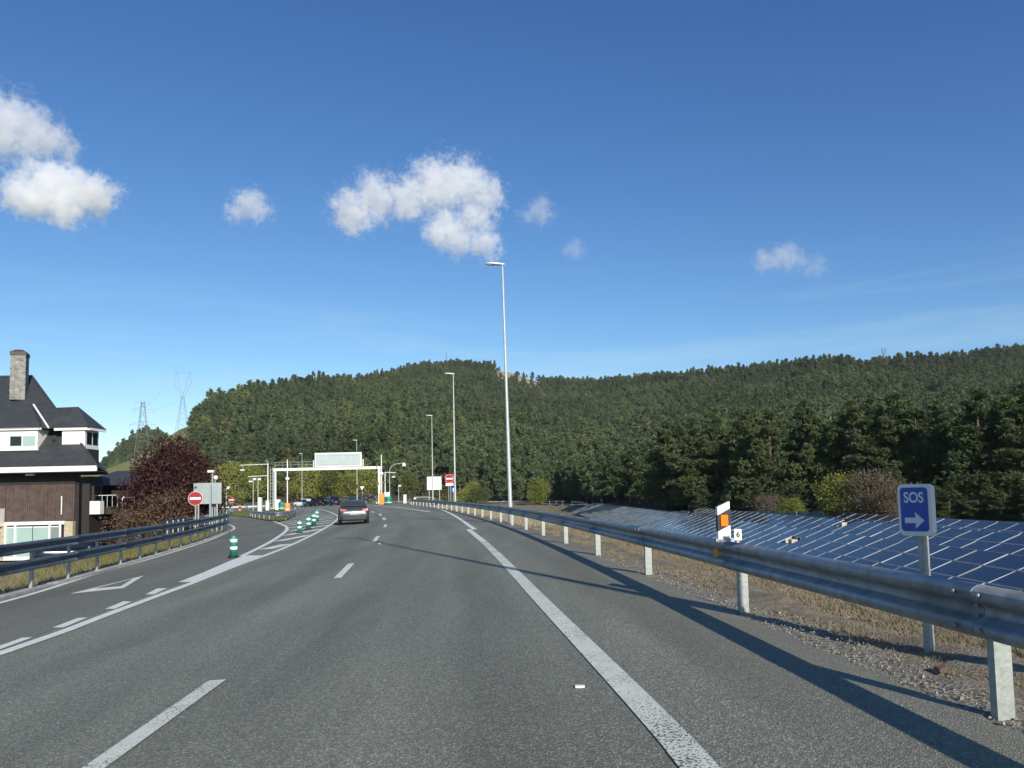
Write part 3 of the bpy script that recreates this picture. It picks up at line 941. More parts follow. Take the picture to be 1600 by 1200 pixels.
dp = Vector((float(rail_x(8.95)) - .02, 8.95, 0)); dp.z = gz(dp.x, dp.y)
dl = root('delineator', dp, 'white marker post with black band and orange reflector on the near guardrail', 'delineator', rz=R(6))
w_, z0 = .074, .77
MB().prism([(-w_, z0), (w_, z0), (w_, z0 + .155), (-w_, z0 + .085)], .06).build('lower_white', 'white', dl)
MB().prism([(-w_ - .002, z0 + .087), (w_ + .002, z0 + .157), (w_ + .002, z0 + .345), (-w_ - .002, z0 + .27)], .062, Matrix.Translation((0, -.001, 0))).build('black_band', 'black', dl)
MB().prism([(-w_, z0 + .272), (w_, z0 + .347), (w_, z0 + .43), (-w_, z0 + .365)], .06).build('upper_white', 'white', dl)
MB().prism([(-.043, z0 + .145), (.043, z0 + .145), (.043, z0 + .275), (-.043, z0 + .275)], .014, Matrix.Translation((0, -.016, 0))).build('reflector', 'reflector', dl)
MB().box((0, .03, z0 - .02), (.22, .09, .05)).build('bracket', 'galv', dl)

def text_mesh(txt, size, mat, extrude=0.002):
    cu = bpy.data.curves.new('lettering', 'FONT')
    cu.body = txt
    cu.size = size
    cu.extrude = extrude
    cu.align_x = 'CENTER'
    cu.align_y = 'CENTER'
    cu.offset = size * 0.022
    tmp = bpy.data.objects.new('tmp', cu)
    COL.objects.link(tmp)
    dg = bpy.context.evaluated_depsgraph_get()
    me = bpy.data.meshes.new_from_object(tmp.evaluated_get(dg))
    bpy.data.objects.remove(tmp)
    me.materials.clear()
    me.materials.append(M[mat])
    return me

np_ = Vector((float(rail_x(8.72)) - .0, 8.72, 0)); np_.z = gz(np_.x, np_.y)
nb = root('number_plate', np_, 'small white plate with the number 6 standing on the guardrail', 'sign', rz=R(4))
MB().box((.06, .03, .825), (.085, .008, .125)).build('plate', 'white', nb)
MB().box((.06, .045, .74), (.03, .02, .12)).build('stem', 'galv', nb)
o = link('numeral', text_mesh('6', .088, 'black'), nb, (.06, .0235, .825))
o.rotation_euler = (math.pi / 2, 0, 0)
am = Vector((float(rail_x(8.98)) - .12, 8.98, 0)); am.z = gz(am.x, am.y)
o = MB().prism([(0, -.055), (.035, -.05), (.058, -.02), (.06, .01), (.045, .04), (.02, .055), (0, .06)], .012, Matrix.Translation((-.02, 0, .61)) ).build('rail_reflector', 'amber')
o.location = am; o.rotation_euler = (0, 0, R(-25))
tag(o, 'amber half-round reflector fixed in the valley of the near guardrail', 'reflector')

# ------------------------------------------------------------------ SOS sign
def rrect(w, h, r, n=6):
    pts = []
    for cx, cz, a0 in ((w / 2 - r, h / 2 - r, 0), (-w / 2 + r, h / 2 - r, 90), (-w / 2 + r, -h / 2 + r, 180), (w / 2 - r, -h / 2 + r, 270)):
        for k in range(n + 1):
            a = R(a0 + 90 * k / n)
            pts.append((cx + r * math.cos(a), cz + r * math.sin(a)))
    return pts[::-1]
sp_ = gp(1449, 1020)
sos = root('emergency_sign', sp_, 'blue SOS sign with white arrow on a steel post behind the guardrail', 'sign', rz=R(-54))
pm_ = MB()
out = [(-.045, -.03), (.045, -.03), (.045, .03), (-.045, .03)]
pm_.box((0, .035, .52), (.052, .075, 1.10))
pm_.build('post', 'galv_post', sos)
SZ = 1.145
box_ = MB().prism(rrect(.262, .415, .042), .075, Matrix.Translation((0, -.075, SZ))).build('casing', 'soft_white', sos)
MB().prism(rrect(.218, .352, .028), .004, Matrix.Translation((0, -.079, SZ + .004))).build('blue_face', 'sign_blue', sos)
o = link('lettering', text_mesh('SOS', .118, 'letter', .0015), sos, (0, -.0815, SZ + .096))
o.rotation_euler = (math.pi / 2, 0, 0); o.scale = (.78, 1.0, 1)
MB().prism([(-.078, -.022), (.010, -.022), (.004, -.066), (.078, 0), (.004, .066), (.010, .022), (-.078, .022)], .003, Matrix.Translation((0, -.0825, SZ - .085))).build('arrow', 'letter', sos)
for x in (-.03, .02):
    o = MB().lathe([(.006, 0), (.006, .012), (.003, .016)], 8).build('screw', 'galv', sos); o.location = (x, -.04, SZ + .208)
br_ = MB().box((0, 0, .02), (.09, .06, .04), taper=.8).build('brick', 'brickred'); br_.location = gp(1470, 1050); br_.rotation_euler = (R(4), R(-5), R(20))
tag(br_, 'reddish broken brick lying in the dry grass by the near rail post', 'brick')

# ------------------------------------------------------------------ street lamps
def street_lamp(loc, h, label, lean=(0, 0), arm=0.0, group='tall lamps along the road', side=-1):
    r = root('street_lamp', loc, label, 'street lamp', group=group)
    r.rotation_euler = (lean[0], lean[1], 0)
    mb = MB()
    mb.lathe([(.10, -.3), (.10, .9), (.09, .95), (.04, h - .12), (.036, h)], 14)
    mb.build('pole', 'pole', r, True)
    MB().lathe([(.2, 0), (.2, .03), (.12, .05)], 10).build('base_plate', 'galv', r)
    hd = MB()
    # luminaire: flat tapering shell reaching left over the road
    prof = [(0.10, .0, .07, .05), (0.0, .0, .10, .07), (-.22, .02, .15, .085), (-.50, .045, .16, .075), (-.70, .06, .12, .05), (-.76, .065, .07, .03)]
    vs, fs = [], []
    for (x, dz, wy, hz) in prof:
        for k in range(10):
            a = 2 * math.pi * k / 10
            vs.append((x if side < 0 else -x, wy * math.cos(a), h + .02 + dz + hz * math.sin(a) * (1 if math.sin(a) > 0 else .45)))
    for i in range(len(prof) - 1):
        for k in range(10):
            fs.append((i * 10 + k, i * 10 + (k + 1) % 10, (i + 1) * 10 + (k + 1) % 10, (i + 1) * 10 + k))
    fs += [tuple(range(9, -1, -1)), tuple(range(50, 60))]
    hd.add(vs, fs)
    hd.build('luminaire', 'white', r, True)
    MB().box((side * .42, 0, h + .035), (.40, .18, .03)).build('lens', 'sign_grey', r)
    return r
lb = Vector((float(rail_x(34.5)) + .22, 34.5, gz(float(rail_x(34.5)) + .22, 34.5)))
street_lamp(lb, 11.75, 'tallest street lamp, standing behind the right guardrail at mid distance', (0, R(-.7)))
lb = gx(711.5, 66); street_lamp(lb, 11.7, 'second street lamp along the right guardrail, left of the tallest', (0, R(0)))
lb = gx(676.5, 100); street_lamp(lb, 11.6, 'third street lamp along the right guardrail, in front of the white board', (0, R(0)))
lb = gx(558, 147); street_lamp(lb, 12.2, 'distant street lamp seen through the gantry right of its middle')
lb = gx(472, 182); street_lamp(lb, 12.4, 'distant street lamp seen through the gantry near its left end')
lb = gx(418.5, 217); street_lamp(lb, 12.6, 'far street lamp showing just above the left end of the gantry')
lb = gx(360, 262); street_lamp(lb, 12.4, 'farthest street lamp in front of lime green trees at left')
off = Vector((4.0, 4.4, 0)); off.z = gz(off.x, off.y)
street_lamp(off, 11.7, 'street lamp just outside the right of the picture whose shadow crosses the road')

# ------------------------------------------------------------------ bollards (flexible delineators)
def bollard(loc, h, label):
    r = root('traffic_bollard', loc, label, 'bollard', group='green and white bollards along the gore')
    s = h / .75
    MB().lathe([(.20, 0), (.20, .03), (.15, .05), (.11, .06)], 16).build('base', 'black', r)
    MB().lathe([(.12, .05), (.12, .72), (.10, .75)], 16).build('tube', 'green', r, True)
    for z in (.27, .52):
        MB().lathe([(.1235, z), (.1235, z + .11)], 16).build('reflective_band', 'stone_white', r, True)
    r.scale = (s, s, s)
for q, h, l_ in [((365, 871.5), .66, 'nearest green bollard with two white bands at the start of the gore'), ((468, 833), .66, 'second nearest green and white bollard, on the gore bars'),
                 ((482, 827.5), .74, 'third green and white bollard along the gore bars'), ((490.5, 821.5), .8, 'fourth green and white bollard along the gore bars'), ((495, 815), .85, 'farthest green and white bollard on the gore bars')]:
    bollard(gp(*q), h, l_)

# ------------------------------------------------------------------ solar field
TILT = .40
CA, SA = 1 / math.hypot(1, TILT), TILT / math.hypot(1, TILT)
def inside(p, poly):
    c = False
    for (x0, y0), (x1, y1) in zip(poly, poly[1:] + poly[:1]):
        if (y0 > p.y) != (y1 > p.y) and p.x < (x1 - x0) * (p.y - y0) / (y1 - y0) + x0:
            c = not c
    return c
# three long tables of panels side by side, each tipped up away from the road: (x of low edge, height there, rows, start, end)
TABLES = [(11.5, -2.72, 5, 16.0, 154.0), (16.4, -2.55, 5, 21.0, 86.5), (21.2, -2.5, 5, 27.0, 66.5)]
PL, PW = 1.66, 0.94
def panel_meshes():
    a = MB(); a.box((0, 0, 0), (PW - .02, PL - .03, .03))
    cells = a.mesh('solar_panel', 'cells')
    b = MB()
    for s_ in (-1, 1):
        b.box((s_ * (PW / 2 - .016), 0, .004), (.018, PL - .03, .038))
    b.box((0, -(PL / 2 - .016), .004), (PW - .06, .016, .038))
    dull = b.mesh('frame', 'alu_dull')
    c = MB(); c.box((0, PL / 2 - .010, .012), (PW * .90, .019, .036))
    return cells, dull, c.mesh('edge_rail', 'alu')
CELL, FR, ER = panel_meshes()
LAB = ['nearest long table of tilted dark blue solar panels beyond the right guardrail', 'middle table of tilted dark blue solar panels beyond the right guardrail', 'farthest table of tilted blue solar panels below the pines at right']
hole_pix = [(1482, 878), (1238, 846), (1312, 822)]
random.seed(11)
cand = []
for ti, (X0, Z0, rows, Ya, Yb) in enumerate(TABLES):
    for rw in range(rows):
        st = (.5 if rw % 2 else 0) * PL * 2 + random.uniform(0, .5)
        k = 0
        y = Ya - random.uniform(0, .8) + (st % PL)
        while y < Yb - .8:
            sl = (rw + .5) * (PW + .012)
            cand.append((math.hypot(X0 + sl * CA, y), ti, rw, k + (1 if rw % 2 else 0), Vector((X0 + sl * CA, y, Z0 + sl * SA))))
            y += PL + .02; k += 1
cand.sort(key=lambda t: t[0])
ROTP = Matrix(((CA, 0, -SA), (0, 1, 0), (SA, 0, CA)))
arrs = []
for ti, (X0, Z0, rows, Ya, Yb) in enumerate(TABLES):
    arrs.append(root('solar_array', (X0, Ya, gz(X0, Ya)), LAB[ti], 'solar panels'))
rest = [MB() for t in TABLES]
nvis = [0, 0, 0]
for dist, ti, rw, k, p in cand:
    q = CROT.transposed() @ (p - Vector((0, 0, CAM_H)))
    if -q.z < 1: continue
    sx, sy = 800 + 1200 * q.x / -q.z, OPT_Y - 1200 * q.y / -q.z
    if sx > 1680: continue
    arr = arrs[ti]; base_a = Vector(arr.location)
    if any(abs(sx - hx) < 1200 * .62 / -q.z * .8 and abs(sy - hy) < 700 / -q.z * .40 for hx, hy in hole_pix):
        first = abs(sx - 1482) < 60 and sy > 850
        for dy, dx, hh in (((-.45, .05, .30), (.0, .1, .62), (.42, .0, .38)) if first else ((random.uniform(-.4, .4), .05, random.uniform(.1, .2)),)):
            zt = p.z + hh * .5
            o = MB().box((0, 0, 0), (.30, .20 if first else .5, 1.0)).build('concrete_block', 'pale_concrete', arr)
            o.location = Vector((p.x + dx, p.y + dy, zt - .5)) - base_a
        continue
    m4 = Matrix.Translation(p + Vector((0, 0, random.uniform(-.005, .005))) - base_a) @ (ROTP @ Matrix.Rotation(random.uniform(-.006, .006), 3, 'X') @ Matrix.Rotation(random.uniform(-.006, .006), 3, 'Y')).to_4x4()
    if nvis[ti] < (130, 90, 80)[ti]:
        o = link('solar_panel', CELL, arr); o.matrix_local = m4
        link('frame', FR, o)
        if k % 2 == 0:
            link('edge_rail', ER, o)
        nvis[ti] += 1
    else:
        for me, mi in ((CELL, 0), (FR, 1)) + (((ER, 2),) if k % 2 == 0 else ()):
            rest[ti].add([m4 @ v.co for v in me.vertices], [tuple(f.vertices) for f in me.polygons], mi)
for ti, arr in enumerate(arrs):
    if rest[ti].v:
        rest[ti].build('remaining_panels', ['cells', 'alu_dull', 'alu'], arr)['kind'] = 'stuff'
    X0, Z0, rows, Ya, Yb = TABLES[ti]
    base_a = Vector(arr.location)
    y = Ya + 1
    while y < Yb:
        for sl in (.6, 3.9):
            x, z = X0 + sl * CA, Z0 + sl * SA - .06
            g0 = gz(x, y)
            if z > g0 + .05:
                MB().box(Vector((x, y, (g0 - .2 + z) / 2)) - base_a, (.08, .08, z - g0 + .2)).build('support_leg', 'galv', arr)
        y += 3.4 if y < 60 else 9.0

# ------------------------------------------------------------------ cars
def car(loc, heading, paint, label, suv=False, group=None, plate='soft_white', scale=1.0):
    """nose along local +x"""
    r = root('car', loc, label, 'car', rz=heading, group=group)
    st = [-2.28, -2.22, -2.05, -1.6, -1.1, 0.0, 1.0, 1.5, 1.95, 2.2, 2.27]
    zt = [.70, .90, 1.00, 1.00, .97, .95, .93, .87, .78, .68, .58] if not suv else [.75, .98, 1.06, 1.06, 1.05, 1.02, 1.02, 1.0, .95, .85, .65]
    zb = [.42, .33, .27, .22, .20, .20, .20, .22, .26, .32, .40]
    hw = [.70, .80, .875, .90, .905, .91, .905, .90, .86, .78, .66]
    vs, fs = [], []
    for x, t, b, w in zip(st, zt, zb, hw):
        ring = [(w * .86, b), (w * .97, b + .10), (w, b + (t - b) * .55), (w * .985, t - .12), (w * .93, t - .035), (w * .80, t)]
        ring = ring + [(0, t + .02)] + [(-y, z) for y, z in ring[::-1]]
        vs += [(x, y, z) for y, z in ring]
    k = 13
    for i in range(len(st) - 1):
        for j in range(k):
            fs.append((i * k + j, i * k + (j + 1) % k, (i + 1) * k + (j + 1) % k, (i + 1) * k + j))
    fs += [tuple(range(k - 1, -1, -1)), tuple(range((len(st) - 1) * k, len(st) * k))]
    mb = MB().add(vs, fs)
    # greenhouse
    H = 1.44 if not suv else 1.66
    rb, rf = (-1.85, -1.05) if not suv else (-2.15, -1.75)
    gs = [(rb, .99, .76), ((rb + rf) / 2 , (1.0 + H) / 2 + .05, .70), (rf, H - .03, .60), (rf + .35, H, .59), (.0, H, .60), (.28, H - .04, .61), (.75, 1.18, .70), (1.12, .95, .78)]
    vs, fs = [], []
    base_w = [.80, .79, .79, .80, .80, .80, .80, .80]
    for (x, z, w), bw in zip(gs, base_w):
        ring = [(bw, .93), (w + .02, max(.94, z - .07)), (w - .08, max(.95, z))]
        ring = ring + [(-y, zz) for y, zz in ring[::-1]]
        vs += [(x, y, zz) for y, zz in ring]
    k = 6
    for i in range(len(gs) - 1):
        for j in range(k):
            fs.append((i * k + j, i * k + (j + 1) % k, (i + 1) * k + (j + 1) % k, (i + 1) * k + j))
    fs += [tuple(range(k - 1, -1, -1)), tuple(range((len(gs) - 1) * k, len(gs) * k))]
    mb.add(vs, fs)
    mb.build('body', paint, r, True)
    # glazing set just proud of the shell
    y0, y1 = .70, .56
    e = .022
    rear = MB().add([(rb - e + .06, -y0, 1.04), (rb - e + .06, y0, 1.04), (rf - e - .02, y1, H - .06), (rf - e - .02, -y1, H - .06), (rb + .08, -y0, 1.03), (rb + .08, y0, 1.03), (rf + .02, y1, H - .08), (rf + .02, -y1, H - .08)],
                    [(0, 1, 2, 3), (7, 6, 5, 4), (0, 4, 5, 1), (1, 5, 6, 2), (2, 6, 7, 3), (3, 7, 4, 0)])
    rear.build('rear_window', 'pane', r)
    MB().add([(1.14, -.70, 1.0), (1.14, .70, 1.0), (.34, .55, H - .07), (.34, -.55, H - .07)], [(0, 1, 2, 3)]).build('windscreen', 'pane', r)
    for s_ in (-1, 1):
        for a, b, c_, d in (((rb + .55, 1.02), (-.35, 1.0), (-.35, H - .10), (rf + .12, H - .10)), ((-.29, 1.0), (.85, 1.0), (.26, H - .10), (-.29, H - .10))):
            q = []
            for x, z in (a, b, c_, d):
                wy = .80 + (.62 - .80) * (z - .93) / (H - .07 - .93) + .012
                q.append((x, s_ * wy, z))
            MB().add(q, [(0, 1, 2, 3)]).build('side_window', 'pane', r)
        # lamps and mirrors
        zl = .80 if not suv else .92
        MB().add([(-2.255, s_ * .44, zl), (-2.245, s_ * .80, zl + .02), (-2.02, s_ * .893, zl + .06), (-2.02, s_ * .893, zl + .15), (-2.205, s_ * .80, zl + .16), (-2.225, s_ * .44, zl + .10)], [(0, 1, 4, 5), (1, 2, 3, 4)]).build('tail_lamp', 'tail', r)
        MB().add([(2.22, s_ * .45, .62), (2.20, s_ * .74, .64), (1.99, s_ * .86, .72), (2.08, s_ * .76, .77), (2.14, s_ * .45, .73)], [(0, 1, 2, 3, 4)]).build('headlamp', 'stone_white', r)
        mbm = MB().box((.62, s_ * 1.0, 1.02), (.12, .20, .13), taper=.8)
        mbm.box((.66, s_ * .88, .99), (.06, .12, .04)); mbm.build('mirror', paint if suv else 'black', r)
        for x in (-1.38, 1.36):
            wv = link('wheel', WHEEL, r); wv.location = (x, s_ * .80, .32); wv.rotation_euler = (0, 0, 0 if s_ < 0 else math.pi)
            link('rim', RIM, wv)
    MB().box((-2.262, 0, .40), (.06, 1.30, .16)).build('bumper_diffuser', 'black', r)
    MB().box((-2.27, 0, .66), (.03, .52, .115)).build('number_plate', 'sign_grey', r)
    MB().box((-2.27, 0, .60 if not suv else .64), (.025, 1.25, .018)).build('bumper_seam', 'black', r)
    r.scale = (scale,) * 3
    return r
def wheel_meshes():
    prof = [(.22, -.10), (.30, -.10), (.32, -.07), (.32, .07), (.30, .10), (.22, .10)]
    mb = MB(); mb.lathe(prof, 20)
    mb.v = [(x, z, y) for x, y, z in mb.v]
    w = mb.mesh('wheel', 'rubber', True)
    mb = MB(); mb.lathe([(.215, -.085), (.05, -.105), (.0, -.11)], 20)
    for k in range(5):
        a = 2 * math.pi * k / 5
        mb.box((math.cos(a) * .12, math.sin(a) * .12, -.102), (.19, .045, .02), a)
    mb.v = [(x, z, y) for x, y, z in mb.v]
    return w, mb.mesh('rim', 'rim')
WHEEL, RIM = wheel_meshes()
cp = gp(552, 818)
car(cp, math.atan2(1, -.235), 'silver', 'silver grey sedan driving away in the left lane, seen from behind')
car(gx(474, 160), math.atan2(.55, -.9), 'car_white', 'white hatchback leading the queue seen through the gantry', True)
car(gx(493.5, 152), math.atan2(.6, -.8), 'car_black', 'black car with pale rear, middle of the queue through the gantry', True)
car(gx(517, 150), math.atan2(.8, -.6), 'car_navy', 'dark four-wheel-drive, last of the queue just left of the silver sedan', True, scale=1.08)
yp = gx(122, 45.2)
car(yp, R(25), 'car_navy', 'dark blue parked car in the yard behind the double guardrail below the house')
car(Vector((-26.6, 61.5, gz(-26.6, 61.5))), R(10), 'car_black', 'black parked car roof between the house and the purple tree', True)
car(gx(178, 80), R(60), 'car_white', 'white parked van-like car half hidden behind the purple tree', True, scale=1.15)

# ------------------------------------------------------------------ gantry and toll furniture
GX0, GX1, GY = -43.3, -24.3, 140.0
gl, gr_ = gz(GX0, GY), gz(GX1, GY)
gan = root('gantry', (GX0, GY, gl), 'white steel gantry carrying a blank display board across the road', 'gantry')
gw = GX1 - GX0
for x, zb_ in ((0, 0), (gw, gr_ - gl)):
    mb = MB().box((x, 0, (6.3 - gl + zb_) / 2), (.42, .42, 6.3 - gl - zb_))
    mb.box((x, 0, zb_ + .1), (1.1, 1.1, .3)); mb.build('column', 'white', gan)
ZB = 6.42 - gl
MB().box((gw / 2, 0, ZB + .02), (gw + .5, .5, .47)).build('beam', 'white', gan)
rl = MB()
for z in (.62, 1.15):
    rl.tube((0, -.35, ZB + .3 + z - .1), (7.3, -.35, ZB + .3 + z - .1), .03, n=6)
rl.build('handrail', 'pole', gan)
for k in range(6):
    MB().tube((.1 + k * 1.42, -.35, ZB + .3), (.1 + k * 1.42, -.35, ZB + 1.38), .03, n=6).build('stanchion', 'pole', gan)
for x in (7.1, gw - 2.9):
    MB().box((x, -.2, ZB + .95), (.16, .16, 1.3)).build('support', 'white', gan)
mb = MB().box((11.6, -.25, ZB + 1.62), (8.5, .35, 2.55)); db = mb.build('display_board', 'white', gan)
MB().box((11.6, -.45, ZB + 1.62), (8.05, .06, 2.12)).build('display_face', 'vms', db)
for dz in (.72, -.86):
    MB().box((11.6, -.485, ZB + 1.62 + dz), (6.6, .012, .05)).build('display_trim', 'sign_grey', db)
# ladder tower at the left leg
lt = root('ladder_mast', gx(426, 138), 'thin lattice ladder mast beside the left leg of the gantry', 'mast')
for x in (-.42, .0, .42):
    MB().tube((x, 0, 0), (x, 0, 7.6), .05, n=6).build('upright', 'pole', lt)
for k in range(12):
    MB().box((-.1, 0, .5 + k * .6), (.7, .04, .05)).build('rung', 'pole', lt)

def arm_post(loc, h, arms, label, side=-1):
    r = root('camera_post', loc, label, 'camera post')
    MB().tube((0, 0, -.2), (0, 0, h), .10, .07, 10).build('pole', 'white', r)
    for z, L in arms:
        MB().tube((0, 0, z), (side * L, 0, z - .08), .055, .05, 8).build('arm', 'white', r)
        hg = MB().tube((side * (L - .45), 0, z - .08), (side * (L - .45), 0, z - .75), .03, n=6).build('hanger', 'pole', r)
        MB().box((side * (L - .45), 0, z - .85), (.6, .35, .2)).build('lamp_box', 'soft_white', hg)
    MB().box((0, -.1, .9), (.5, .4, 1.5)).build('cabinet', 'soft_white', r)
arm_post(gx(418.5, 120), 7.5, ((7.35, 4.4), (5.55, 3.1)), 'tall white post with two arms reaching left near the gantry')
def whip(px, Y, h, label, disc):
    r = root('striped_pole', gx(px, Y), label, 'pole')
    MB().tube((0, 0, 0), (0, 0, h), .09, .08, 8).build('pole', 'white', r)
    for k in range(5):
        MB().lathe([(.105, .5 + k * h / 6), (.105, .75 + k * h / 6)], 10).build('band', 'soft_white', r)
    MB().lathe([(.3, disc), (.34, disc + .1), (.34, disc + .32), (.3, disc + .42)], 12).build('collar', 'white', r)
whip(449, 134, 8.6, 'tall white pole with a round collar in front of the gantry left', 5.1)
whip(596.5, 136, 8.6, 'tall white pole with a round collar beside the gantry right leg', 5.1)

def lamp_curved(px, Y, h, reach, label):
    r = root('curved_lamp', gx(px, Y), label, 'street lamp')
    pts = [Vector((0, 0, 0)), Vector((0, 0, h * .78))] + [Vector((reach * (1 - math.cos(a)) * .55, 0, h * .78 + h * .20 * math.sin(a))) for a in (R(20), R(45), R(70), R(90))] + [Vector((reach, 0, h))]
    MB().path(pts, .065, 8).build('pole', 'pole', r)
    MB().lathe([(.10, 0), (.32, -.12), (.34, -.55), (.28, -.62)], 12, c=(reach, 0, h)).build('lamp_head', 'soft_white', r)
lamp_curved(609, 132, 6.9, 2.5, 'curved lamp arching to the right beside the gantry')
arm_post(gx(602, 138), 5.6, ((5.5, 2.0),), 'short post with one arm to the right of the gantry', 1)

def cabinet(px, Y, dims, mat, label, name='control_cabinet', cap=None):
    r = root(name, gx(px, Y), label, name.replace('_', ' ').split()[-1])
    w, d, h = dims
    MB().box((0, 0, h / 2), (w, d, h)).build('housing', mat, r)
    MB().box((0, 0, h + .03), (w * 1.08, d * 1.08, .06)).build('lid', cap or mat, r)
    MB().box((0, -d / 2 - .008, h * .5), (w * .8, .016, h * .78)).build('door', mat, r)
cabinet(406.5, 96, (.42, .42, 2.1), 'soft_white', 'slim tall white cabinet at the near tip of the grass island')
cabinet(434.5, 128, (.75, .6, 1.7), 'white', 'white cabinet at the foot of the gantry left leg')
cabinet(633, 140, (.5, .5, 1.5), 'white', 'small white cabinet right of the curved lamp')
cabinet(605, 128, (.95, .6, 1.9), 'soft_white', 'white machine cabinet at the fork nose right of the gantry')
cabinet(596.5, 126, (.85, .7, 1.7), 'orange', 'orange machine cabinet beside the right leg of the gantry')
cabinet(653, 150, (.45, .45, 1.9), 'white', 'small white cabinet standing left of the white signboard')
cabinet(375, 133, (.3, .3, 1.0), 'orange', 'tiny orange and white post by the far grass left of the island')
def drum(px, Y, r0, h, mat, label, name):
    r = root(name, gx(px, Y), label, name.split('_')[-1])
    MB().lathe([(r0 * .92, 0), (r0, .1), (r0, h * .45), (r0 * .94, h * .5), (r0, h * .55), (r0, h - .1), (r0 * .8, h)], 18).build('shell', mat, r, True)
    MB().lathe([(r0 * 1.02, h * .2), (r0 * 1.02, h * .3)], 18).build('band', 'soft_white', r, True)
drum(449, 110, .42, 1.2, 'orange', 'orange crash drum on the island behind the bent guardrail', 'crash_drum')
drum(440.5, 124, .55, 1.35, 'green', 'green crash cushion on the island behind the orange drum', 'crash_drum')
drum(607, 122, .62, 1.25, 'green', 'green crash cushion at the fork nose right of the gantry', 'crash_drum')
for px, Y, h, l_ in ((395.5, 118, 5.2, 'thin pole with small camera left of the two-armed post'), (403, 112, 5.0, 'thin grey pole between the camera pole and the two-armed post'), (623, 140, 3.2, 'thin pole with lamp right of the curved lamp'), (647, 150, 2.9, 'thin bare pole left of the white signboard'), (353.5, 92, 3.6, 'thin grey pole left of the small far no-entry sign')):
    r = root('slim_pole', gx(px, Y), l_, 'pole')
    MB().tube((0, 0, 0), (0, 0, h), .07, .05, 8).build('pole', 'pole', r)
    MB().box((.22, 0, h - .15), (.45, .25, .28)).build('camera_box', 'soft_white', r)
for k, (px, Y, w) in enumerate(((371, 128, 5.0), (388, 130, 3.0))):
    pass

# road signs
def disc(r_, n=28):
    return [(r_ * math.cos(2 * math.pi * k / n), -r_ * math.sin(2 * math.pi * k / n)) for k in range(n)]
def no_entry(loc, zc, dia, label, rz=0.0, plate=None, square=False):
    r = root('no_entry_sign', loc, label, 'sign', rz=rz)
    for x in ((-.12, .12) if dia > .8 else (0,)):
        MB().tube((x, .05, -.2), (x, .05, zc + .1), .04, n=8).build('post', 'galv_post', r)
    if square:
        MB().box((0, .03, zc), (dia * 1.08, .02, dia * 1.08)).build('backboard', 'sign_red', r)
    MB().prism(disc(dia / 2), .03, Matrix.Translation((0, -.03, zc))).build('rim', 'soft_white', r)
    MB().prism(disc(dia / 2 * .95), .006, Matrix.Translation((0, -.036, zc))).build('red_disc', 'sign_red', r)
    MB().box((0, -.042, zc), (dia * .74, .008, dia * .17)).build('white_bar', 'white', r)
    if plate:
        MB().box((0, -.03, zc - dia * .5 - plate / 2 - .03), (dia * .9, .03, plate)).build('plate', 'white', r)
    return r
nl = gx(305, 40.5)
no_entry(nl, 1.40 - nl.z, .74, 'large round no-entry sign beside the purple tree behind the slip road', R(10))
p = gx(361.5, 128); no_entry(p, 2.0, .95, 'tiny far no-entry sign left of the gantry', R(5))
p = gx(703, 92); z_ = pt(702, 748, 92).z - p.z; no_entry(p, z_, 1.02, 'no-entry sign with white plate under it beside the second street lamp', 0, .3, True)
bs = root('sign_back', gx(324, 47), 'grey back of a large rectangular sign behind the no-entry sign', 'sign', rz=R(6))
zb2 = pt(318, 771, 47).z - bs.location.z
MB().box((0, 0, zb2), (1.65, .05, 1.28)).build('panel', 'sign_grey', bs)
for x in (-.55, .55):
    MB().box((x, .06, zb2 / 2 + .2), (.09, .06, zb2 + .7)).build('post', 'galv_post', bs)
    MB().box((x, -.035, zb2), (.06, .03, 1.2)).build('stiffener', 'sign_grey', bs)
wb = root('white_signboard', gx(679, 112), 'white rectangular board on two posts left of the no-entry sign by the third lamp', 'sign')
zw = pt(679, 755, 112).z - wb.location.z
MB().box((0, 0, zw), (2.1, .06, 1.9)).build('panel', 'white', wb)
for x in (-.75, .75):
    MB().box((x, .07, zw / 2), (.1, .08, zw + .6)).build('post', 'galv_post', wb)
for k in range(4):
    MB().box((0, -.034, zw + .62 - k * .4), (1.7, .008, .03)).build('text_bar', 'vms', wb)  # faint bars standing for unreadable lines of text
bl = root('blue_round_sign', gx(709, 100), 'small round blue sign at the foot of the second street lamp', 'sign')
zbl = pt(709, 765.5, 100).z - bl.location.z
MB().prism(disc(.42), .03, Matrix.Translation((0, -.03, zbl))).build('blue_disc', 'sign_blue', bl)
MB().prism([(-.05, -.26), (.05, -.26), (.05, .08), (.14, .08), (0, .27), (-.14, .08), (-.05, .08)][::-1], .006, Matrix.Translation((0, -.037, zbl))).build('white_arrow', 'white', bl)
MB().tube((0, .04, 0), (0, .04, zbl), .04, n=8).build('post', 'galv_post', bl)
ys_ = root('give_way_sign', gx(566, 158), 'small white inverted triangle give-way sign seen under the gantry', 'sign')
zy = pt(566, 763, 158).z - ys_.location.z
MB().prism([(-.48, .42), (.48, .42), (0, -.42)], .03, Matrix.Translation((0, -.03, zy))).build('rim', 'sign_red', ys_)
MB().prism([(-.44, .395), (.44, .395), (0, -.36)], .006, Matrix.Translation((0, -.037, zy))).build('white_face', 'white', ys_)
MB().tube((0, .04, 0), (0, .04, zy), .05, n=8).build('post', 'galv_post', ys_)
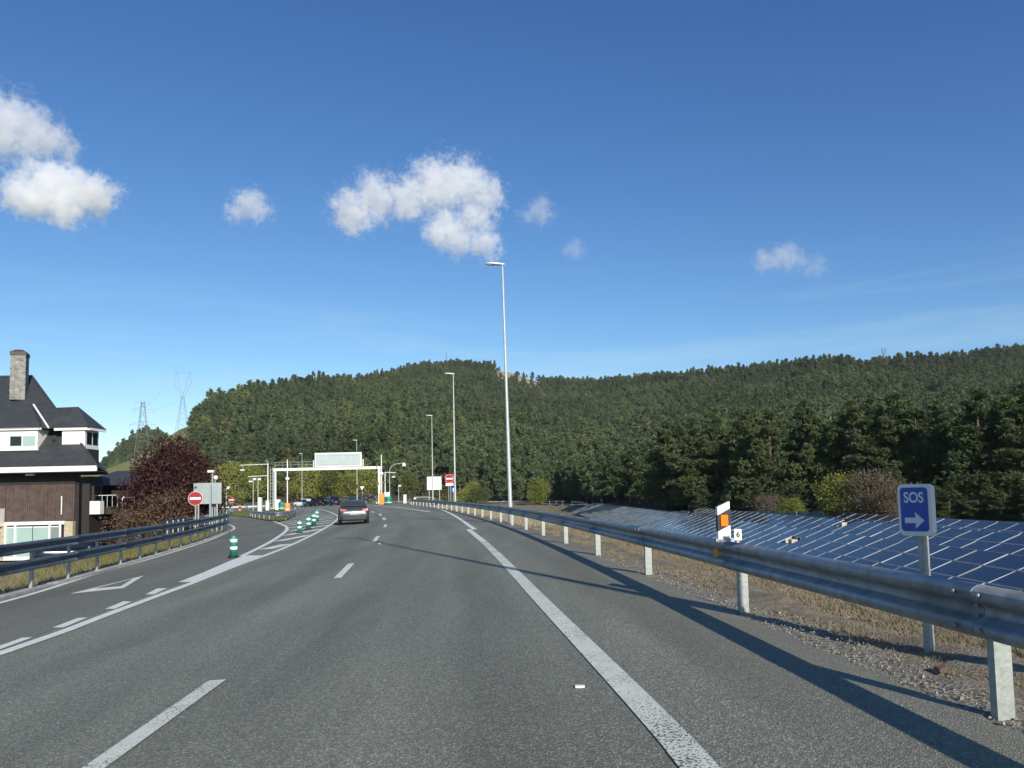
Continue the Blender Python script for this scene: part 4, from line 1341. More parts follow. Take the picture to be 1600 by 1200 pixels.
# camera pole by the nose of the double rail
cpo = root('camera_pole', gx(331.5, 47.5), 'grey pole with two white cameras behind the tip of the double guardrail', 'camera pole')
hz = pt(331, 738, 47.5).z - cpo.location.z
MB().tube((0, 0, -.2), (0, 0, hz), .06, .05, 10).build('pole', 'galv_post', cpo)
MB().box((-.08, -.1, hz + .06), (.36, .16, .15), R(-20)).build('camera', 'white', cpo)
MB().tube((.16, 0, -.2), (.16, 0, hz - .28), .045, .04, 8).build('second_pole', 'galv_post', cpo)
MB().lathe([(.05, .1), (.12, .05), (.13, -.08), (.08, -.15)], 12, c=(.22, -.05, hz - .3)).build('dome_camera', 'white', cpo)
dk = root('dark_post', gx(328.5, 46), 'dark steel post directly beside the camera pole', 'post')
MB().box((0, 0, 1.4), (.10, .10, 2.8)).build('post', 'sign_grey', dk)
cabinet(322, 51, (.45, .35, .55), 'white', 'low white box at the foot of the camera pole')

# ------------------------------------------------------------------ the house on the left
HB = Vector((-28.2, 50.0, gz(-32, 50) - .02))
house = root('house', HB, 'dark timber house with steep slate roof, dormers and chimney at far left', 'house')
def L(x, y, z):
    return (x - HB.x, y - HB.y, z - HB.z)
XL = -52.0
mb = MB()
pl_ = [L(XL, 50.25, 0), L(-28.35, 50.25, 0), L(-33.9, 60.5, 0), L(XL, 60.5, 0)]
mb.add([(p[0], p[1], 0) for p in pl_] + [(p[0], p[1], 3.2 - HB.z) for p in pl_], [(0, 1, 5, 4), (1, 2, 6, 5), (2, 3, 7, 6), (3, 0, 4, 7), (4, 5, 6, 7)])
mb.build('wall', 'wood_dark', house)
# vertical boards of the upper storey: proud, uneven, gaps between
bd = MB()
x = -28.55
random.seed(5)
while x > -46:
    w = random.uniform(.115, .15)
    dd = random.uniform(.035, .06)
    bd.box(L(x - w / 2, 50.25 - dd / 2 - .05, (.16 + 2.55) / 2), (w - .012, dd + .1, 2.39))
    x -= w
bd.build('timber_cladding', 'wood', house)['kind'] = 'stuff'
MB().box(L(-37, 50.12, 2.72), (17, .1, .36)).build('fascia_lower_board', 'wood_dark', house)  # near-black board along the head of the cladding
MB().box(L(-39.3, 48.94, 3.47), (25.6, .10, .34)).build('eave_board', 'white', house)
MB().box(L(-39.2, 49.6, 3.28), (25.3, 1.4, .08)).build('soffit', 'wood_dark', house)
lampb = MB().box(L(-31.1, 49.5, 3.16), (.5, .2, .12)).build('eave_lamp', 'white', house)
# roof: hipped, steep
def facet(name, pts, mat, th=.12, parent=house):
    P = [Vector(L(*p)) for p in pts]
    n = (P[1] - P[0]).cross(P[2] - P[0]).normalized() * th
    k = len(P)
    vs = P + [p - n for p in P]
    fs = [tuple(range(k)), tuple(range(2 * k - 1, k - 1, -1))] + [(i, k + i, k + (i + 1) % k, (i + 1) % k) for i in range(k)]
    return MB().add(vs, fs).build(name, mat, parent)
EZ, RZ = 3.62, 10.6
facet('roof', [(-52, 48.9, EZ), (-26.45, 48.9, EZ), (-35.2, 56, RZ), (-52, 56, RZ)], 'slate')
facet('roof_hip', [(-26.45, 48.9, EZ), (-33.2, 63.1, EZ), (-35.2, 56, RZ)], 'slate')
facet('roof_back', [(-33.2, 63.1, EZ), (-52, 63.1, EZ), (-52, 56, RZ), (-35.2, 56, RZ)], 'slate')
MB().tube(L(-52, 56, RZ + .02), L(-35.2, 56, RZ + .02), .12, n=8).build('ridge', 'slate', house)
MB().tube(L(-35.2, 56, RZ + .02), L(-26.5, 48.95, EZ + .03), .08, n=8).build('hip_ridge', 'slate', house)
# low snow guards along the eave
for k in range(14):
    xx = -28.4 - k * .95
    MB().box(L(xx, 50.6, 5.38 + .05), (.12, .08, .14)).build('snow_guard', 'black', house)
# chimney
ch = MB().box((0, 0, 0), (.92, 1.2, 3.2)).build('chimney', 'chimney', house)
ch.location = L(-35.1, 54.4, 10.25); ch.rotation_euler = (0, 0, R(22.5))
random.seed(8)
for rr in range(14):
    for cc in range(5):
        w = .92 / 5
        MB().box((-.46 + w * (cc + .5) + (.03 if rr % 2 else -.03), -.60, -1.35 + rr * .2), (w * .9, random.uniform(.02, .05), .175)).build('slate_tile', 'chimney', ch)
MB().box((0, 0, 1.70), (1.02, 1.3, .24)).build('chimney_band', 'black', ch)
MB().box((0, 0, 1.92), (.98, 1.25, .2), taper=.45).build('chimney_cap', 'rust', ch)
# front dormer (left)
dm = MB().box(L(-32.3, 51.6, 5.5), (2.5, 3.0, 1.5)).build('dormer_wall', 'wall_white', house)
wf = MB().box(L(-32.0, 50.07, 5.40), (1.75, .06, .78)).build('window_frame', 'soft_white', dm)
MB().box(L(-32.42, 50.03, 5.40), (.72, .04, .62)).build('pane', 'pane', dm)
MB().box(L(-31.56, 50.03, 5.40), (.78, .04, .62)).build('pane', 'pane_teal', dm)
MB().box(L(-32.2, 49.98, 6.18), (2.9, .12, .14)).build('dormer_fascia', 'white', dm)
facet('dormer_roof', [(-33.9, 49.9, 6.22), (-30.75, 49.9, 6.22), (-32.4, 51.5, 7.85)], 'slate')
facet('dormer_roof', [(-30.75, 49.9, 6.22), (-30.75, 52.6, 6.22), (-32.4, 53.6, 7.85), (-32.4, 51.5, 7.85)], 'slate')
facet('dormer_roof', [(-33.9, 52.6, 6.22), (-33.9, 49.9, 6.22), (-32.4, 51.5, 7.85), (-32.4, 53.6, 7.85)], 'slate')
MB().tube(L(-30.4, 50.2, 6.25), L(-32.3, 51.6, 7.98), .06, n=6).build('dormer_verge_board', 'white', house)
MB().box(L(-32.2, 50.0, 4.82), (2.55, .12, .10)).build('dormer_sill', 'white', dm)
# right dormer, looking out of the hip
d2 = MB().box(L(-28.9, 51.3, 5.5), (1.5, 1.7, 1.5)).build('dormer_wall', 'wall_white', house)
MB().box(L(-28.4, 51.35, 4.2), (.54, 1.65, 1.3)).build('dormer_cheek', 'wood_dark', d2)  # near-black timber paints in the shade on the dormer's flank
for yy in (50.95, 51.7):
    MB().box(L(-28.14, yy, 5.55), (.05, .55, .8)).build('pane', 'pane', d2)
facet('dormer_roof', [(-31.2, 50.3, 6.25), (-27.8, 50.3, 6.25), (-29.2, 51.5, 7.75), (-32.3, 51.9, 7.75)], 'slate')
facet('dormer_roof', [(-27.8, 50.3, 6.25), (-27.8, 52.5, 6.25), (-29.2, 51.5, 7.75)], 'slate')
facet('dormer_roof', [(-27.8, 52.5, 6.25), (-31.6, 53.2, 6.25), (-32.3, 51.9, 7.75), (-29.2, 51.5, 7.75)], 'slate')
MB().box(L(-29.0, 50.34, 6.14), (2.2, .1, .16)).build('dormer_fascia', 'white', d2)
MB().box(L(-27.85, 51.4, 6.14), (.1, 2.0, .16)).build('dormer_fascia', 'white', d2)
# ground storey glazing
gzb = HB.z
top_, bot_ = .12, gzb + .05
MB().box(L(-28.82, 50.1, (top_ + bot_) / 2), (.55, .35, top_ - bot_)).build('stone_pier', 'stone', house)
MB().box(L(-33.2, 50.1, (top_ + bot_) / 2), (.6, .35, top_ - bot_)).build('stone_pier', 'stone', house)
MB().box(L(-31.0, 50.02, top_ - .09), (3.85, .14, .22)).build('window_head', 'white', house)
for x0, x1, mt in ((-32.85, -32.35, 'pane_teal'), (-32.2, -31.2, 'pane_teal'), (-31.15, -30.1, 'pane_teal'), (-29.98, -29.42, 'pane_grey')):
    wv = MB().box(L((x0 + x1) / 2, 50.06, (top_ - .3 + bot_) / 2), (x1 - x0 + .1, .06, top_ - .3 - bot_)).build('window', 'white', house)
    MB().box(L((x0 + x1) / 2, 50.015, (top_ - .36 + bot_ + .25) / 2), (x1 - x0, .04, top_ - .36 - bot_ - .25)).build('pane', mt, wv)
for x in (-32.9, -32.28, -30.04, -29.36):
    MB().box(L(x, 49.97, (top_ + bot_) / 2), (.1, .1, top_ - bot_)).build('mullion', 'white', house)
MB().box(L(-33.5, 49.8, .45), (.9, .5, 1.15)).build('white_meter_box', 'white', house)
MB().tube(L(-29.3, 49.95, .55), L(-29.3, 49.95, 1.75), .04, n=8).build('white_pipe', 'soft_white', house)
# side wing: gable end with eave shade painted near-black, balcony and white boxes
MB().box(L(-28.0, 51.2, .9), (.5, 1.6, 4.2)).build('side_wall', 'wood_dark', house)
sw = MB().box(L(-27.72, 51.2, 1.7), (.06, .9, 1.5)).build('side_window', 'wood', house)
MB().box(L(-27.68, 51.2, 1.7), (.03, .7, 1.3)).build('pane', 'pane', sw)
MB().box(L(-27.45, 50.7, .95), (.75, .5, .85)).build('white_unit', 'white', house)
MB().box(L(-26.9, 52.4, .75), (2.0, 2.2, .5)).build('balcony', 'wood_dark', house)
MB().box(L(-26.8, 52.8, -.6), (.35, .35, 2.3)).build('balcony_post', 'wood_dark', house)
for k in range(5):
    MB().tube(L(-26.4 - k * .34, 51.35, 1.0), L(-26.4 - k * .34, 51.35, 1.75), .012, n=5).build('baluster', 'white', house)
MB().tube(L(-26.3, 51.35, 1.75), L(-27.9, 51.35, 1.75), .02, n=6).build('balcony_rail', 'white', house)
# lower wing behind
ann = root('annexe', (-29, 66, gz(-29, 66)), 'low slate-roofed annexe behind the house, left of the purple tree', 'house')
az = gz(-29, 66)
MB().box((-3, 0, 1.7), (6.5, 6, 4.6)).build('wall', 'wood_dark', ann)
mb = MB().add([(-7, -3.9, 3.7), (1.2, -3.9, 3.7), (1.2, 3.9, 3.7), (-7, 3.9, 3.7), (-5, 0, 5.0), (-1.6, 0, 5.0)], [(0, 1, 5, 4), (1, 2, 5), (2, 3, 4, 5), (3, 0, 4), (3, 2, 1, 0)])
mb.build('roof', 'slate', ann)
for k in range(2):
    w = MB().box((-.9 - k * 1.6, -3.03, 2.2), (1.0, .06, 1.1)).build('window', 'white', ann)
    MB().box((-.9 - k * 1.6, -3.07, 2.2), (.8, .04, .9)).build('pane', 'pane', w)

# ------------------------------------------------------------------ vegetation
def blades_mesh(name, c, d, size, width, mat, rg, extra=None):
    """one slim triangle per row: base at c, pointing along d"""
    n = len(c)
    d = d / np.maximum(1e-6, np.linalg.norm(d, axis=1))[:, None]
    r = rg.normal(size=(n, 3))
    s = np.cross(d, r); s /= np.maximum(1e-6, np.linalg.norm(s, axis=1))[:, None]
    size = np.broadcast_to(size, (n,))[:, None]; width = np.broadcast_to(width, (n,))[:, None]
    V = np.empty((n * 3, 3))
    V[0::3] = c + s * width; V[1::3] = c - s * width; V[2::3] = c + d * size
    return V, np.arange(n * 3).reshape(-1, 3)

def mesh_np(name, V, F, mats, smooth_=False, mi=None):
    me = bpy.data.meshes.new(name)
    nv, nf = len(V), len(F)
    me.vertices.add(nv); me.vertices.foreach_set('co', np.asarray(V, np.float32).ravel())
    k = F.shape[1]
    me.loops.add(nf * k); me.loops.foreach_set('vertex_index', F.astype(np.int32).ravel())
    me.polygons.add(nf); me.polygons.foreach_set('loop_start', np.arange(0, nf * k, k, dtype=np.int32))
    for m in mats:
        me.materials.append(M[m])
    if mi is not None:
        me.polygons.foreach_set('material_index', np.asarray(mi, np.int32))
    me.update(calc_edges=True)
    me.validate()
    return me

def pine_arrays(seed, h, r, nbr, ntuft, nblade, size, low=.12, lop=0.0, point=.62):
    """whorled branches carrying needle tufts; returns blade triangles and wood tubes"""
    rg = np.random.default_rng(seed)
    T, D = [], []
    wood = MB()
    bend = rg.normal(0, .02, 2) * h
    axis_ = lambda t: np.array([bend[0] * t * t, bend[1] * t * t, h * t])
    k = 6
    for i in range(k):
        a, b = axis_(i / k), axis_((i + 1) / k)
        wood.tube(a, b, .020 * h * (1 - i / k) ** .8 + .02, .020 * h * (1 - (i + 1) / k) ** .8 + .015, 7, cap=False)
    lobes = rg.uniform(.7, 1.25, 9)
    for b in range(nbr):
        t = low + (1 - low) * (b + rg.uniform(0, 1)) / nbr
        az = rg.uniform(0, 2 * math.pi)
        prof = max(.06, (1 - t) ** point) * min(1, .45 + (t - low) / .22)
        ln = r * prof * rg.uniform(.72, 1.12) * lobes[int(az / (2 * math.pi) * 9) % 9] * (1 + lop * math.cos(az))
        rise = rg.uniform(-.05, .32) * ln * (.4 + t)
        o = axis_(min(t, .985))
        tip = o + np.array([math.cos(az) * ln, math.sin(az) * ln, rise])
        if ln > .35:
            wood.tube(o, o + (tip - o) * .8, .012 * h * (1 - t) + .012, .012, 4, cap=False)
        nt = max(2, int(ntuft / nbr * (.35 + 1.3 * prof)))
        f = rg.uniform(.10, 1.0, nt) ** .7
        p = o[None] + (tip - o)[None] * f[:, None]
        side = np.array([-math.sin(az), math.cos(az), 0])
        p = p + side[None] * rg.normal(0, .20 * ln + .08, nt)[:, None] * (1.15 - .5 * f)[:, None]
        p[:, 2] += rg.normal(0, .06 * ln + .04, nt) + .05 * ln
        T.append(p)
        dd = (tip - o); dd = dd / max(1e-6, np.linalg.norm(dd))
        D.append(np.repeat((dd * .8 + np.array([0, 0, .55]))[None], nt, 0))
    T = np.concatenate(T); D = np.concatenate(D)
    top = axis_(1.0)
    T = np.concatenate([T, np.repeat(top[None], 6, 0) - np.array([0, 0, 1.0])[None] * rg.uniform(0, .09 * h, 6)[:, None]])
    D = np.concatenate([D, np.repeat(np.array([[0, 0, 1.0]]), 6, 0)])
    c = np.repeat(T, nblade, 0) + rg.normal(0, size * .18, (len(T) * nblade, 3))
    d = np.repeat(D, nblade, 0) + rg.normal(0, .75, (len(T) * nblade, 3))
    s = size * rg.uniform(.6, 1.25, len(c))
    V, F = blades_mesh('x', c, d, s, s * .21, None, rg)
    return V, F, wood

def wood_np(w):
    V = np.array([tuple(v) for v in w.v])
    F = np.array(w.f)
    return V, F

PINES = []
for sd, h, r in ((1, 10.5, 3.4), (2, 9.5, 3.0), (3, 11.5, 3.3), (4, 10.0, 3.7)):
    V, F, w = pine_arrays(sd, h, r, 58, 3200, 10, .29, .03, .15, .70)
    cm = mesh_np('crown', V, F, ['needles'])
    PINES.append((h, cm, w.mesh('trunk', 'bark')))
MID = []
for sd, h, r in ((21, 10.5, 3.0), (22, 9.5, 2.7), (23, 11.5, 2.9)):
    V, F, w = pine_arrays(sd, h, r, 44, 620, 8, .62, .12, .15)
    MID.append((h, mesh_np('crown', V, F, ['needles_far']), w.mesh('trunk', 'bark')))
FARP = []
for sd, h, r in ((31, 10.5, 2.9), (32, 9.5, 2.6), (33, 12.0, 2.8), (34, 9.0, 3.0)):
    V, F, w = pine_arrays(sd, h, r, 26, 210, 6, 1.0, .2, .2, .5)
    wb_ = MB(); wb_.tube((0, 0, 0), (0, 0, h * .75), .17, .08, 5, cap=False)
    V2_, F2_ = wood_np(wb_)
    F2t = np.concatenate([F2_[:, [0, 1, 2]], F2_[:, [0, 2, 3]]])
    me = mesh_np('far_pine', np.concatenate([V, V2_]), np.concatenate([F, F2t + len(V)]), ['needles_far', 'bark'], mi=[0] * len(F) + [1] * len(F2t))
    FARP.append(bpy.data.objects.new('far_pine', me))

def plant(kind, loc, scale, rz, label, name='pine_tree', cat='tree', group=None, sx=1.0):
    h, cm, tm = kind
    r = root(name, loc, label, cat, rz=rz, group=group)
    r.scale = (scale * sx, scale * sx, scale)
    link('trunk', tm, r); link('crown', cm, r)
    return r

def leaf_tree(seed, h, r, clumps, per, leaf, mat, low=.25, bark='bark_grey', squash=1.0, upright=False, bare=0.0, wmul=.42):
    """trunk, forking limbs, leaf faces gathered in clumps at the limb ends"""
    rg = np.random.default_rng(seed)
    w = MB()
    w.tube((0, 0, -.3), (0, 0, h * low), .030 * h, .022 * h, 8, cap=False)
    C = []
    for i in range(clumps):
        az = rg.uniform(0, 2 * math.pi)
        t = rg.uniform(0, 1)
        zz = h * (low + (1 - low) * (t * .95 + .02))
        env = math.sin(math.pi * min(.93, .18 + .78 * t)) ** .7
        rr = r * env * rg.uniform(.35, 1.0) ** .5
        if upright:
            rr *= .35 + .65 * t
        p = np.array([math.cos(az) * rr, math.sin(az) * rr, zz])
        C.append(p)
        o = np.array([0, 0, h * low * rg.uniform(.25, 1.0)]) if not upright else np.array([rg.normal(0, .1 * r), rg.normal(0, .1 * r), 0])
        mid = (o + p) / 2 + np.array([0, 0, .06 * h])
        w.tube(o, mid, .011 * h, .007 * h, 4, cap=False); w.tube(mid, p, .007 * h, .002 * h, 4, cap=False)
        for q in range(int(bare)):
            w.tube(p, p + rg.normal(0, .22 * r, 3) + np.array([0, 0, .08 * h]), .004 * h, .001 * h, 3, cap=False)
    C = np.array(C)
    cs = r * rg.uniform(.20, .36, clumps)
    c = np.repeat(C, per, 0) + np.clip(rg.normal(0, 1, (clumps * per, 3)), -1.7, 1.7) * np.repeat(cs, per)[:, None] * np.array([1, 1, .75 * squash])
    d = rg.normal(0, 1, c.shape) + np.array([0, 0, .5 if upright else .1])
    s = leaf * rg.uniform(.6, 1.3, len(c))
    V, F = blades_mesh('x', c, d, s, s * wmul, None, rg)
    keep = c[:, 2] > .05
    F = F[keep]
    return (h, mesh_np('crown', V, F, [mat]), w.mesh('trunk', bark))

# front row behind the solar field, right-hand side
random.seed(21)
front = []
for px in range(1048, 1690, 40):
    for row in range(2):
        p_ = px + random.uniform(-9, 9) + row * 20
        Y_ = float(np.interp(p_, FOOT_PX, FOOT_Y)) + 1.0 + row * random.uniform(8, 14) + random.uniform(-1, 2)
        front.append((p_, row, Y_, float(np.interp(p_, [1040, 1300, 1600], [13.6, 12.2, 10.9])) * random.uniform(.85, 1.08)))
front.sort()
spots = []
nrow = [0, 0]
for i, (px, row, Y, h) in enumerate(front):
    k = PINES[i % 4]
    loc = gx(px, Y); loc.z -= .15
    place = ORD[nrow[row]] + (' big dark pine from the left in the front row behind the solar panels' if row == 0 else ' tall pine from the left in the second row behind the solar panels')
    nrow[row] += 1
    plant(k, loc, h / k[0], random.uniform(0, 6.28), place, group='big pines behind the solar panels', sx=random.uniform(1.05, 1.3))
    spots.append((loc.x, loc.y))

for i in range(26):
    px = 1100 + i * 21.5 + random.uniform(-6, 6)
    Y_ = float(np.interp(px, SR_PX, SR_Y)) + random.uniform(5.0, 9.5)
    loc = gx(px, Y_); loc.z -= .3
    plant(PINES[i % 4], loc, random.uniform(.22, .42), random.uniform(0, 6.28), ORD[i] + ' young low pine from the left between the far guardrail and the tall pines', 'young_pine', 'tree', group='young pines along the far guardrail', sx=1.5)
# woods on the hill: near ones singly, the rest as one mass
def hill_points():
    rg = np.random.default_rng(5)
    out = []
    Y = 44.0
    while Y < 1180:
        sp = 6.2 if Y < 150 else (4.8 if Y < 320 else (5.2 if Y < 600 else 6.0))
        X0, X1 = -.54 * Y, .80 * Y
        n = int((X1 - X0) / sp)
        x = X0 + (np.arange(n) + rg.uniform(-.45, .45, n)) * sp
        y = Y + rg.uniform(-.45, .45, n) * sp
        px = 800 + 1200 * x / y
        ft = np.interp(px, FOOT_PX, FOOT_Y); rd = np.interp(px, RIDGE_PX, RIDGE_Y)
        ok = (y > ft + rg.uniform(0, 6, n)) & (y < rd * 1.06) & (px > np.where(y > 330, 296, 286) + rg.uniform(0, 12, n))
        knoll = (y > 500) & (y < 830) & (px > 140) & (px < 300) & (np.exp(-((px - 232) / 88.0) ** 2) > .25)
        rock = (px > 776) & (px < 850) & (y > rd * .82) & (rg.uniform(0, 1, n) < .93)
        thin = rg.uniform(0, 1, n) < .93
        # small clearings
        clear = (np.sin(x / 37.0 + 2) * np.sin(y / 29.0 + x / 90) > .93)
        ok = ((ok & ~rock) | knoll) & thin & ~clear
        for a, b in zip(x[ok], y[ok]):
            out.append((a, b))
        Y += sp * .92
    return np.array(out)
pts_ = hill_points()
dist = np.hypot(pts_[:, 0], pts_[:, 1])
fx, fy = np.array(spots).T
near_front = np.min(np.hypot(pts_[:, 0][:, None] - fx[None], pts_[:, 1][:, None] - fy[None]), axis=1) < 5.0
pts_ = pts_[~near_front]
dist = np.hypot(pts_[:, 0], pts_[:, 1])
px_ = 800 + 1200 * pts_[:, 0] / pts_[:, 1]
order = np.argsort(dist)
inview = [i for i in order if 270 < px_[i] < 1620]
single = set(inview[:268])
zs = G(pts_[:, 0], pts_[:, 1])
random.seed(9)
for i in single:
    k = MID[random.randrange(3)]
    if dist[i] < 120:
        k = PINES[random.randrange(4)]
    if px_[i] < 640:
        lb_, gp_ = 'pine at the foot of the wooded hill behind the gantry', 'pines at the foot of the hill behind the gantry'
    elif px_[i] < 900:
        lb_, gp_ = 'pine in the lower woods behind the street lamps and signs', 'pines behind the street lamps'
    elif px_[i] < 1250:
        lb_, gp_ = 'pine rising behind the front row left of the orange marker', 'pines behind the front row, middle'
    else:
        lb_, gp_ = 'pine rising behind the front row above the SOS sign', 'pines behind the front row, right'
    s_ = random.uniform(.78, 1.18) 
    plant(k, (pts_[i, 0], pts_[i, 1], zs[i] - .2), s_ * 10.5 / k[0], random.uniform(0, 6.28), lb_, group=gp_, sx=random.uniform(.95, 1.3))
restp = np.array([i for i in range(len(pts_)) if i not in single])
def forest():
    n = len(restp)
    rg = np.random.default_rng(6)
    me = bpy.data.meshes.new('forest')
    P = np.stack([pts_[restp, 0], pts_[restp, 1], zs[restp] - .3], -1)
    me.vertices.add(n); me.vertices.foreach_set('co', P.astype(np.float32).ravel())
    far = pts_[restp, 1]
    s0 = rg.uniform(.52, 1.18, n) * np.where(far > 500, .92, 1.0)
    sx = s0 * rg.uniform(.95, 1.4, n)
    a = me.attributes.new('scl', 'FLOAT_VECTOR', 'POINT'); a.data.foreach_set('vector', np.stack([sx, sx, s0], -1).astype(np.float32).ravel())
    a = me.attributes.new('rot', 'FLOAT_VECTOR', 'POINT'); a.data.foreach_set('vector', np.stack([rg.normal(0, .03, n), rg.normal(0, .03, n), rg.uniform(0, 6.28, n)], -1).astype(np.float32).ravel())
    a = me.attributes.new('kind_id', 'INT', 'POINT'); a.data.foreach_set('value', rg.integers(0, 4, n).astype(np.int32))
    o = link('forest', me)
    tag(o, 'dense pine woods covering the hill across the horizon', 'forest', kind='stuff')
    ng = bpy.data.node_groups.new('forest', 'GeometryNodeTree')
    ng.interface.new_socket('Geometry', in_out='INPUT', socket_type='NodeSocketGeometry')
    ng.interface.new_socket('Geometry', in_out='OUTPUT', socket_type='NodeSocketGeometry')
    N, K = ng.nodes, ng.links
    gi, go = N.new('NodeGroupInput'), N.new('NodeGroupOutput')
    m2p = N.new('GeometryNodeMeshToPoints'); K.new(gi.outputs[0], m2p.inputs['Mesh'])
    def attr(nm, ty):
        q = N.new('GeometryNodeInputNamedAttribute'); q.data_type = ty; q.inputs['Name'].default_value = nm
        return q.outputs['Attribute']
    rot, scl, kid = attr('rot', 'FLOAT_VECTOR'), attr('scl', 'FLOAT_VECTOR'), attr('kind_id', 'INT')
    e2r = N.new('FunctionNodeEulerToRotation'); K.new(rot, e2r.inputs[0])
    jn = N.new('GeometryNodeJoinGeometry')
    for i, po in enumerate(FARP):
        oi = N.new('GeometryNodeObjectInfo'); oi.inputs['Object'].default_value = po; oi.inputs['As Instance'].default_value = True
        cmp_ = N.new('FunctionNodeCompare'); cmp_.data_type = 'INT'; cmp_.operation = 'EQUAL'
        K.new(kid, cmp_.inputs[2]); cmp_.inputs[3].default_value = i
        ip = N.new('GeometryNodeInstanceOnPoints')
        K.new(m2p.outputs[0], ip.inputs['Points']); K.new(cmp_.outputs[0], ip.inputs['Selection']); K.new(oi.outputs['Geometry'], ip.inputs['Instance'])
        K.new(e2r.outputs[0], ip.inputs['Rotation']); K.new(scl, ip.inputs['Scale'])
        K.new(ip.outputs[0], jn.inputs[0])
    K.new(jn.outputs[0], go.inputs[0])
    md = o.modifiers.new('forest', 'NODES'); md.node_group = ng
forest()

# broadleaf trees and shrubs
LIME = [leaf_tree(51, 9.5, 3.0, 46, 90, .34, 'leaf_lime', .22), leaf_tree(52, 8.5, 3.3, 46, 90, .34, 'leaf_lime', .2), leaf_tree(53, 9.0, 3.0, 46, 90, .34, 'leaf_olive', .2)]
lt_n = {}
lt_spots = sorted([(333, 205, 1.0, 0), (352, 212, 1.2, 0), (372, 206, 1.25, 1), (396, 216, 1.2, 0), (410, 222, 1.1, 2), (482, 205, 1.15, 1), (505, 210, 1.1, 2), (522, 202, .95, 2), (548, 200, .9, 1), (572, 196, .95, 0), (583, 200, .9, 2), (640, 190, .7, 2), (748, 152, .62, 2), (728, 158, .6, 1), (455, 216, 1.05, 2), (690, 172, .7, 2)])
for i, (px, Y, s_, k) in enumerate(lt_spots):
    lab = ('lime green leafy tree from the left, behind the two-armed post left of the gantry' if px < 420 else 'yellow-green leafy tree from the left seen through the gantry opening' if px < 600 else 'small olive leafy tree from the left, right of the gantry below the pines')
    lt_n[lab] = lt_n.get(lab, 0) + 1
    lab = ORD[lt_n[lab] - 1] + ' ' + lab
    plant(LIME[k], gx(px, Y), s_, i * 1.7, lab, 'leafy_tree', 'tree', group='leafy trees along the foot of the hill' + (' left' if px < 420 else ' middle' if px < 600 else ' right'), sx=1.1)
plum = leaf_tree(61, 5.7, 2.35, 100, 260, .16, 'leaf_plum', .14, squash=1.1, bare=1)
pl = Vector((-21.6, 48.6, gz(-21.6, 48.6)))
plant(plum, pl, 1.0, .4, 'round purple-leaved plum tree behind the double guardrail beside the house', 'plum_tree')
rust = leaf_tree(62, 2.9, 1.7, 46, 90, .12, 'leaf_rust', .1, upright=True, bare=6)
plant(rust, Vector((-20.9, 46.6, gz(-20.9, 46.6))), .95, 0, 'rust-brown shrub at the foot of the purple tree, right side', 'shrub', 'shrub', sx=1.05)
plant(rust, Vector((-23.0, 46.4, gz(-23.0, 46.4))), .9, 2, 'rust-brown shrub at the foot of the purple tree, left side', 'shrub', 'shrub', sx=1.1)
lime_b = leaf_tree(63, 3.0, 1.25, 60, 110, .11, 'leaf_lime', .05, upright=True, bare=1)
heath = leaf_tree(64, 2.8, 1.7, 50, 60, .12, 'leaf_bush', .05, upright=True, bare=7)
SHR = [(lime_b, 1312, 61.5, 1.22, 1.15, 'bright lime green bush behind the solar panels left of the SOS sign'), (heath, 1366, 59, 1.3, 1.15, 'brownish twiggy bush between the lime bush and the SOS sign'),
       (heath, 1405, 56.5, .95, 1.1, 'low brownish bush directly behind the SOS sign'), (lime_b, 842, 194, 2.0, 1.1, 'lime green bush at the left end of the far solar panels'), (lime_b, 1238, 70, .6, 1.8, 'low green bush behind the panels right of the orange marker'),
       (lime_b, 738, 208, 1.9, 1.3, 'small yellow-green bush right of the no-entry sign'), (heath, 1200, 74, .7, 1.5, 'low brown scrub behind the panels at the orange marker')]
for k, px, Y, s_, sx_, lab in SHR:
    plant(k, gx(px, Y), s_, px * .1, lab, 'bush', 'bush', sx=sx_)

# dry grass on the right verge, greener grass behind the double rail
def grass_mesh(name, X, Y, zoff, hgt, wid, mat, rg, label, lean=.55, nb=5):
    n = len(X)
    Z = G(X, Y) + zoff
    c = np.repeat(np.stack([X, Y, Z], -1), nb, 0)
    c[:, :2] += rg.normal(0, .02, (len(c), 2))
    d = rg.normal(0, lean, c.shape); d[:, 2] = np.abs(d[:, 2]) * .4 + .55
    s = np.repeat(hgt, nb) * rg.uniform(.5, 1.3, len(c))
    V, F = blades_mesh('x', c, d, s, np.repeat(wid, nb), None, rg)
    o = link(name, mesh_np(name, V, F, [mat]))
    return tag(o, label, 'grass', kind='stuff')
rg = np.random.default_rng(12)
N = 70000
yy = 3.2 + 27 * rg.uniform(0, 1, N) ** 1.6
ff = .22 + 3.2 * rg.uniform(0, 1, N) ** .8
dens = smooth((ff - .05 + .25 * np.sin(yy * 2.3) * np.sin(yy * .7 + 1)) / .8)
keep = rg.uniform(0, 1, N) < dens * (.55 + .45 * np.sin(yy * 1.9 + ff * 3) * np.sin(ff * 4.1 - yy)) + .05
yy, ff = yy[keep], ff[keep]
hg = .05 + .12 * smooth((ff - .5) / 1.6) * rg.uniform(.4, 1.3, len(yy))
grass_mesh('dry_grass', rail_x(yy) + ff, yy, -.01, hg, .0022 + .0005 * yy ** .8, 'straw', rg, 'dry straw-coloured grass on the verge behind the right guardrail', .75, 6)
N = 9000
yy = 30 + 60 * rg.uniform(0, 1, N); ff = .3 + 3 * rg.uniform(0, 1, N)
grass_mesh('far_dry_grass', rail_x(yy) + ff, yy, -.02, np.full(N, .14), np.full(N, .014), 'straw', rg, 'dry grass farther along the right verge towards the lamps', .6, 4)
N = 16000
yy = 6 + 40 * rg.uniform(0, 1, N); ff = .25 + 4.5 * rg.uniform(0, 1, N) ** 1.2
